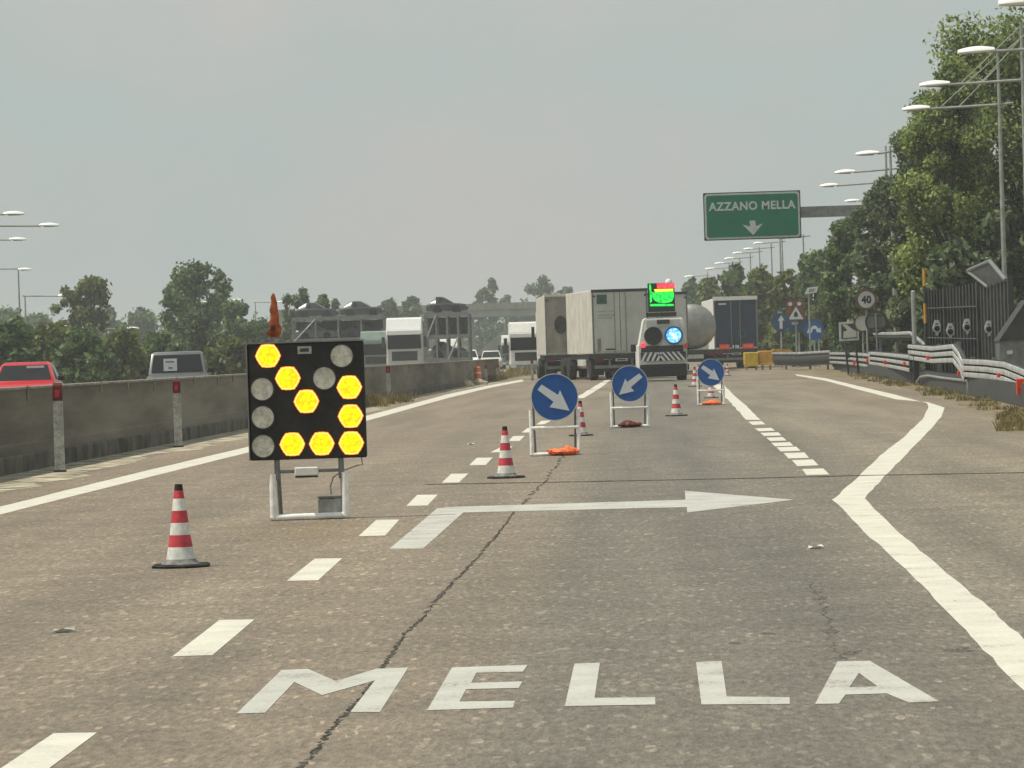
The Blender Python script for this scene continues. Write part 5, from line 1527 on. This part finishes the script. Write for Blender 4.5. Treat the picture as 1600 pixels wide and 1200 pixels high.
# car transporters: frames of posts and decks; cars on them are their own things
def transporter(px0, px1, D, py_top, label, ncar, first):
    a = at(px0, py_top, D); c = at(px1, py_top, D)
    W_ = c.x - a.x; zt_ = a.z
    r_ = thing('car_transporter', label, 'car transporter', (a.x, D, 0), R(-2))
    for zz_, nm in ((zt_, 'upper_deck'), (zt_ * .62, 'middle_deck'), (.95, 'lower_deck')):
        b = MB(); b.box((W_ / 2, 1.2, zz_), (W_, 2.4, .16)); b.box((W_ / 2, -.06, zz_ + .04), (W_, .1, .3)); b.build(nm, 'grey', r_)
    for k in range(5):
        x = W_ * k / 4
        b = MB(); b.box((x, -.02, (zt_ + .5) / 2), (.15, .14, zt_ - .4)); b.build('post', 'grey', r_)
        b = MB(); b.box((x, 2.4, (zt_ + .5) / 2), (.2, .14, zt_ - .4)); b.build('post', 'grey', r_)
    for k in range(4):
        x = W_ * (k + .5) / 4
        b = MB(); b.box((x, 2.3, zt_ * .81), (W_ / 4 - .16, .05, zt_ * .3)); b.build('side_panel', 'darkgrey', r_)
    b = MB(); b.box((W_ / 2, 0.02, .75), (W_, .1, .5)); b.build('side_skirt', 'darkgrey', r_)
    b = MB(); b.tube([(0.1, -.1, zt_ * .62), (W_ * .25, -.1, zt_)], .06, 6); b.tube([(W_ * .5, -.1, .95), (W_ * .75, -.1, zt_ * .62)], .06, 6); b.build('brace', 'zinc', r_)
    wheels(r_, (W_ * .2, W_ * .35, W_ * .8), (.3, 2.1), .48, .3)
    # cars seen from the side on the upper deck
    for k in range(ncar):
        L = W_ / ncar
        x0_ = a.x + L * (k + 1)
        car(0, 0, 0, 1.7, 1.3, first[k].replace('on top of', 'inside').replace('dark car carried on the', 'silver car under the dark one on the').replace('black car carried on the', 'low black car under the top one on the').replace('dark car carried inside', 'grey car carried low inside'), ('car_grey', 'car_dark')[k % 2], 'loaded_car', L * .93, loc=(x0_ - .1, D + 1.2, zt_ * .62 + .08 if ncar > 1 else 1.03), rz=R(88))
        cc_ = car(0, 0, 0, 1.7, 1.25, first[k], ('car_dark', 'car_dark')[k % 2], 'loaded_car', L * .95, loc=(x0_ - .05, D + 1.2, zt_ + .08), rz=R(88))
    return r_
transporter(457, 600, 300, 500, 'rear car transporter frame above the right part of the arrow board', 2, ['dark car carried on the left end of the rear transporter', 'black car carried on the right end of the rear transporter'])
transporter(664, 732, 275, 493, 'car transporter frame right of the white truck cab', 1, ['dark car carried on top of the transporter right of the white cab'])

# ------------------------------------------------------------ viaduct
vi = thing('viaduct', 'hazy concrete overpass crossing behind the oncoming trucks', 'bridge', (0, 0, 0))
D_ = 620
pL = at(430, 492, D_); pR = at(905, 476, D_)
vi.location = (pL.x, D_, 0)
W_ = pR.x - pL.x
zdk = (pL.z + pR.z) / 2 - .4
b = MB(); b.box((W_ / 2, 5, zdk - .5), (W_, 10, 1.1)); b.build('deck', 'viaduct', vi)
b = MB(); b.box((W_ / 2, -.1, zdk + .6), (W_, .3, 1.1)); b.build('parapet', 'concrete_pale', vi)
for k in range(7):
    b = MB(); b.box((W_ * (k + .5) / 7, 5, (zdk - 1) / 2), (.9, 6, zdk - 1)); b.build('pier', 'viaduct', vi)
b = MB(); b.prism([(W_ * .62, 0), (W_ * 1.0, 0), (W_ * 1.0, zdk - 1.2), (W_ * .80, zdk - 1.2)], 2, 9); b.build('abutment', 'viaduct', vi)

# ------------------------------------------------------------ air
hz = MB(); hz.box((0, 680, 11.5), (1700, 1640, 27))
hm = bpy.data.materials.new('haze'); hm.use_nodes = True
nt = hm.node_tree; nt.nodes.clear()
ho = nt.nodes.new('ShaderNodeOutputMaterial'); pv = nt.nodes.new('ShaderNodeVolumePrincipled')
pv.inputs['Color'].default_value = (.93, .96, .95, 1)
pv.inputs['Density'].default_value = .0005
pv.inputs['Anisotropy'].default_value = .2
nt.links.new(pv.outputs[0], ho.inputs['Volume'])
o = hz.build('haze', hm)
tag(o, 'thin summer haze over the motorway', 'haze', kind='stuff')
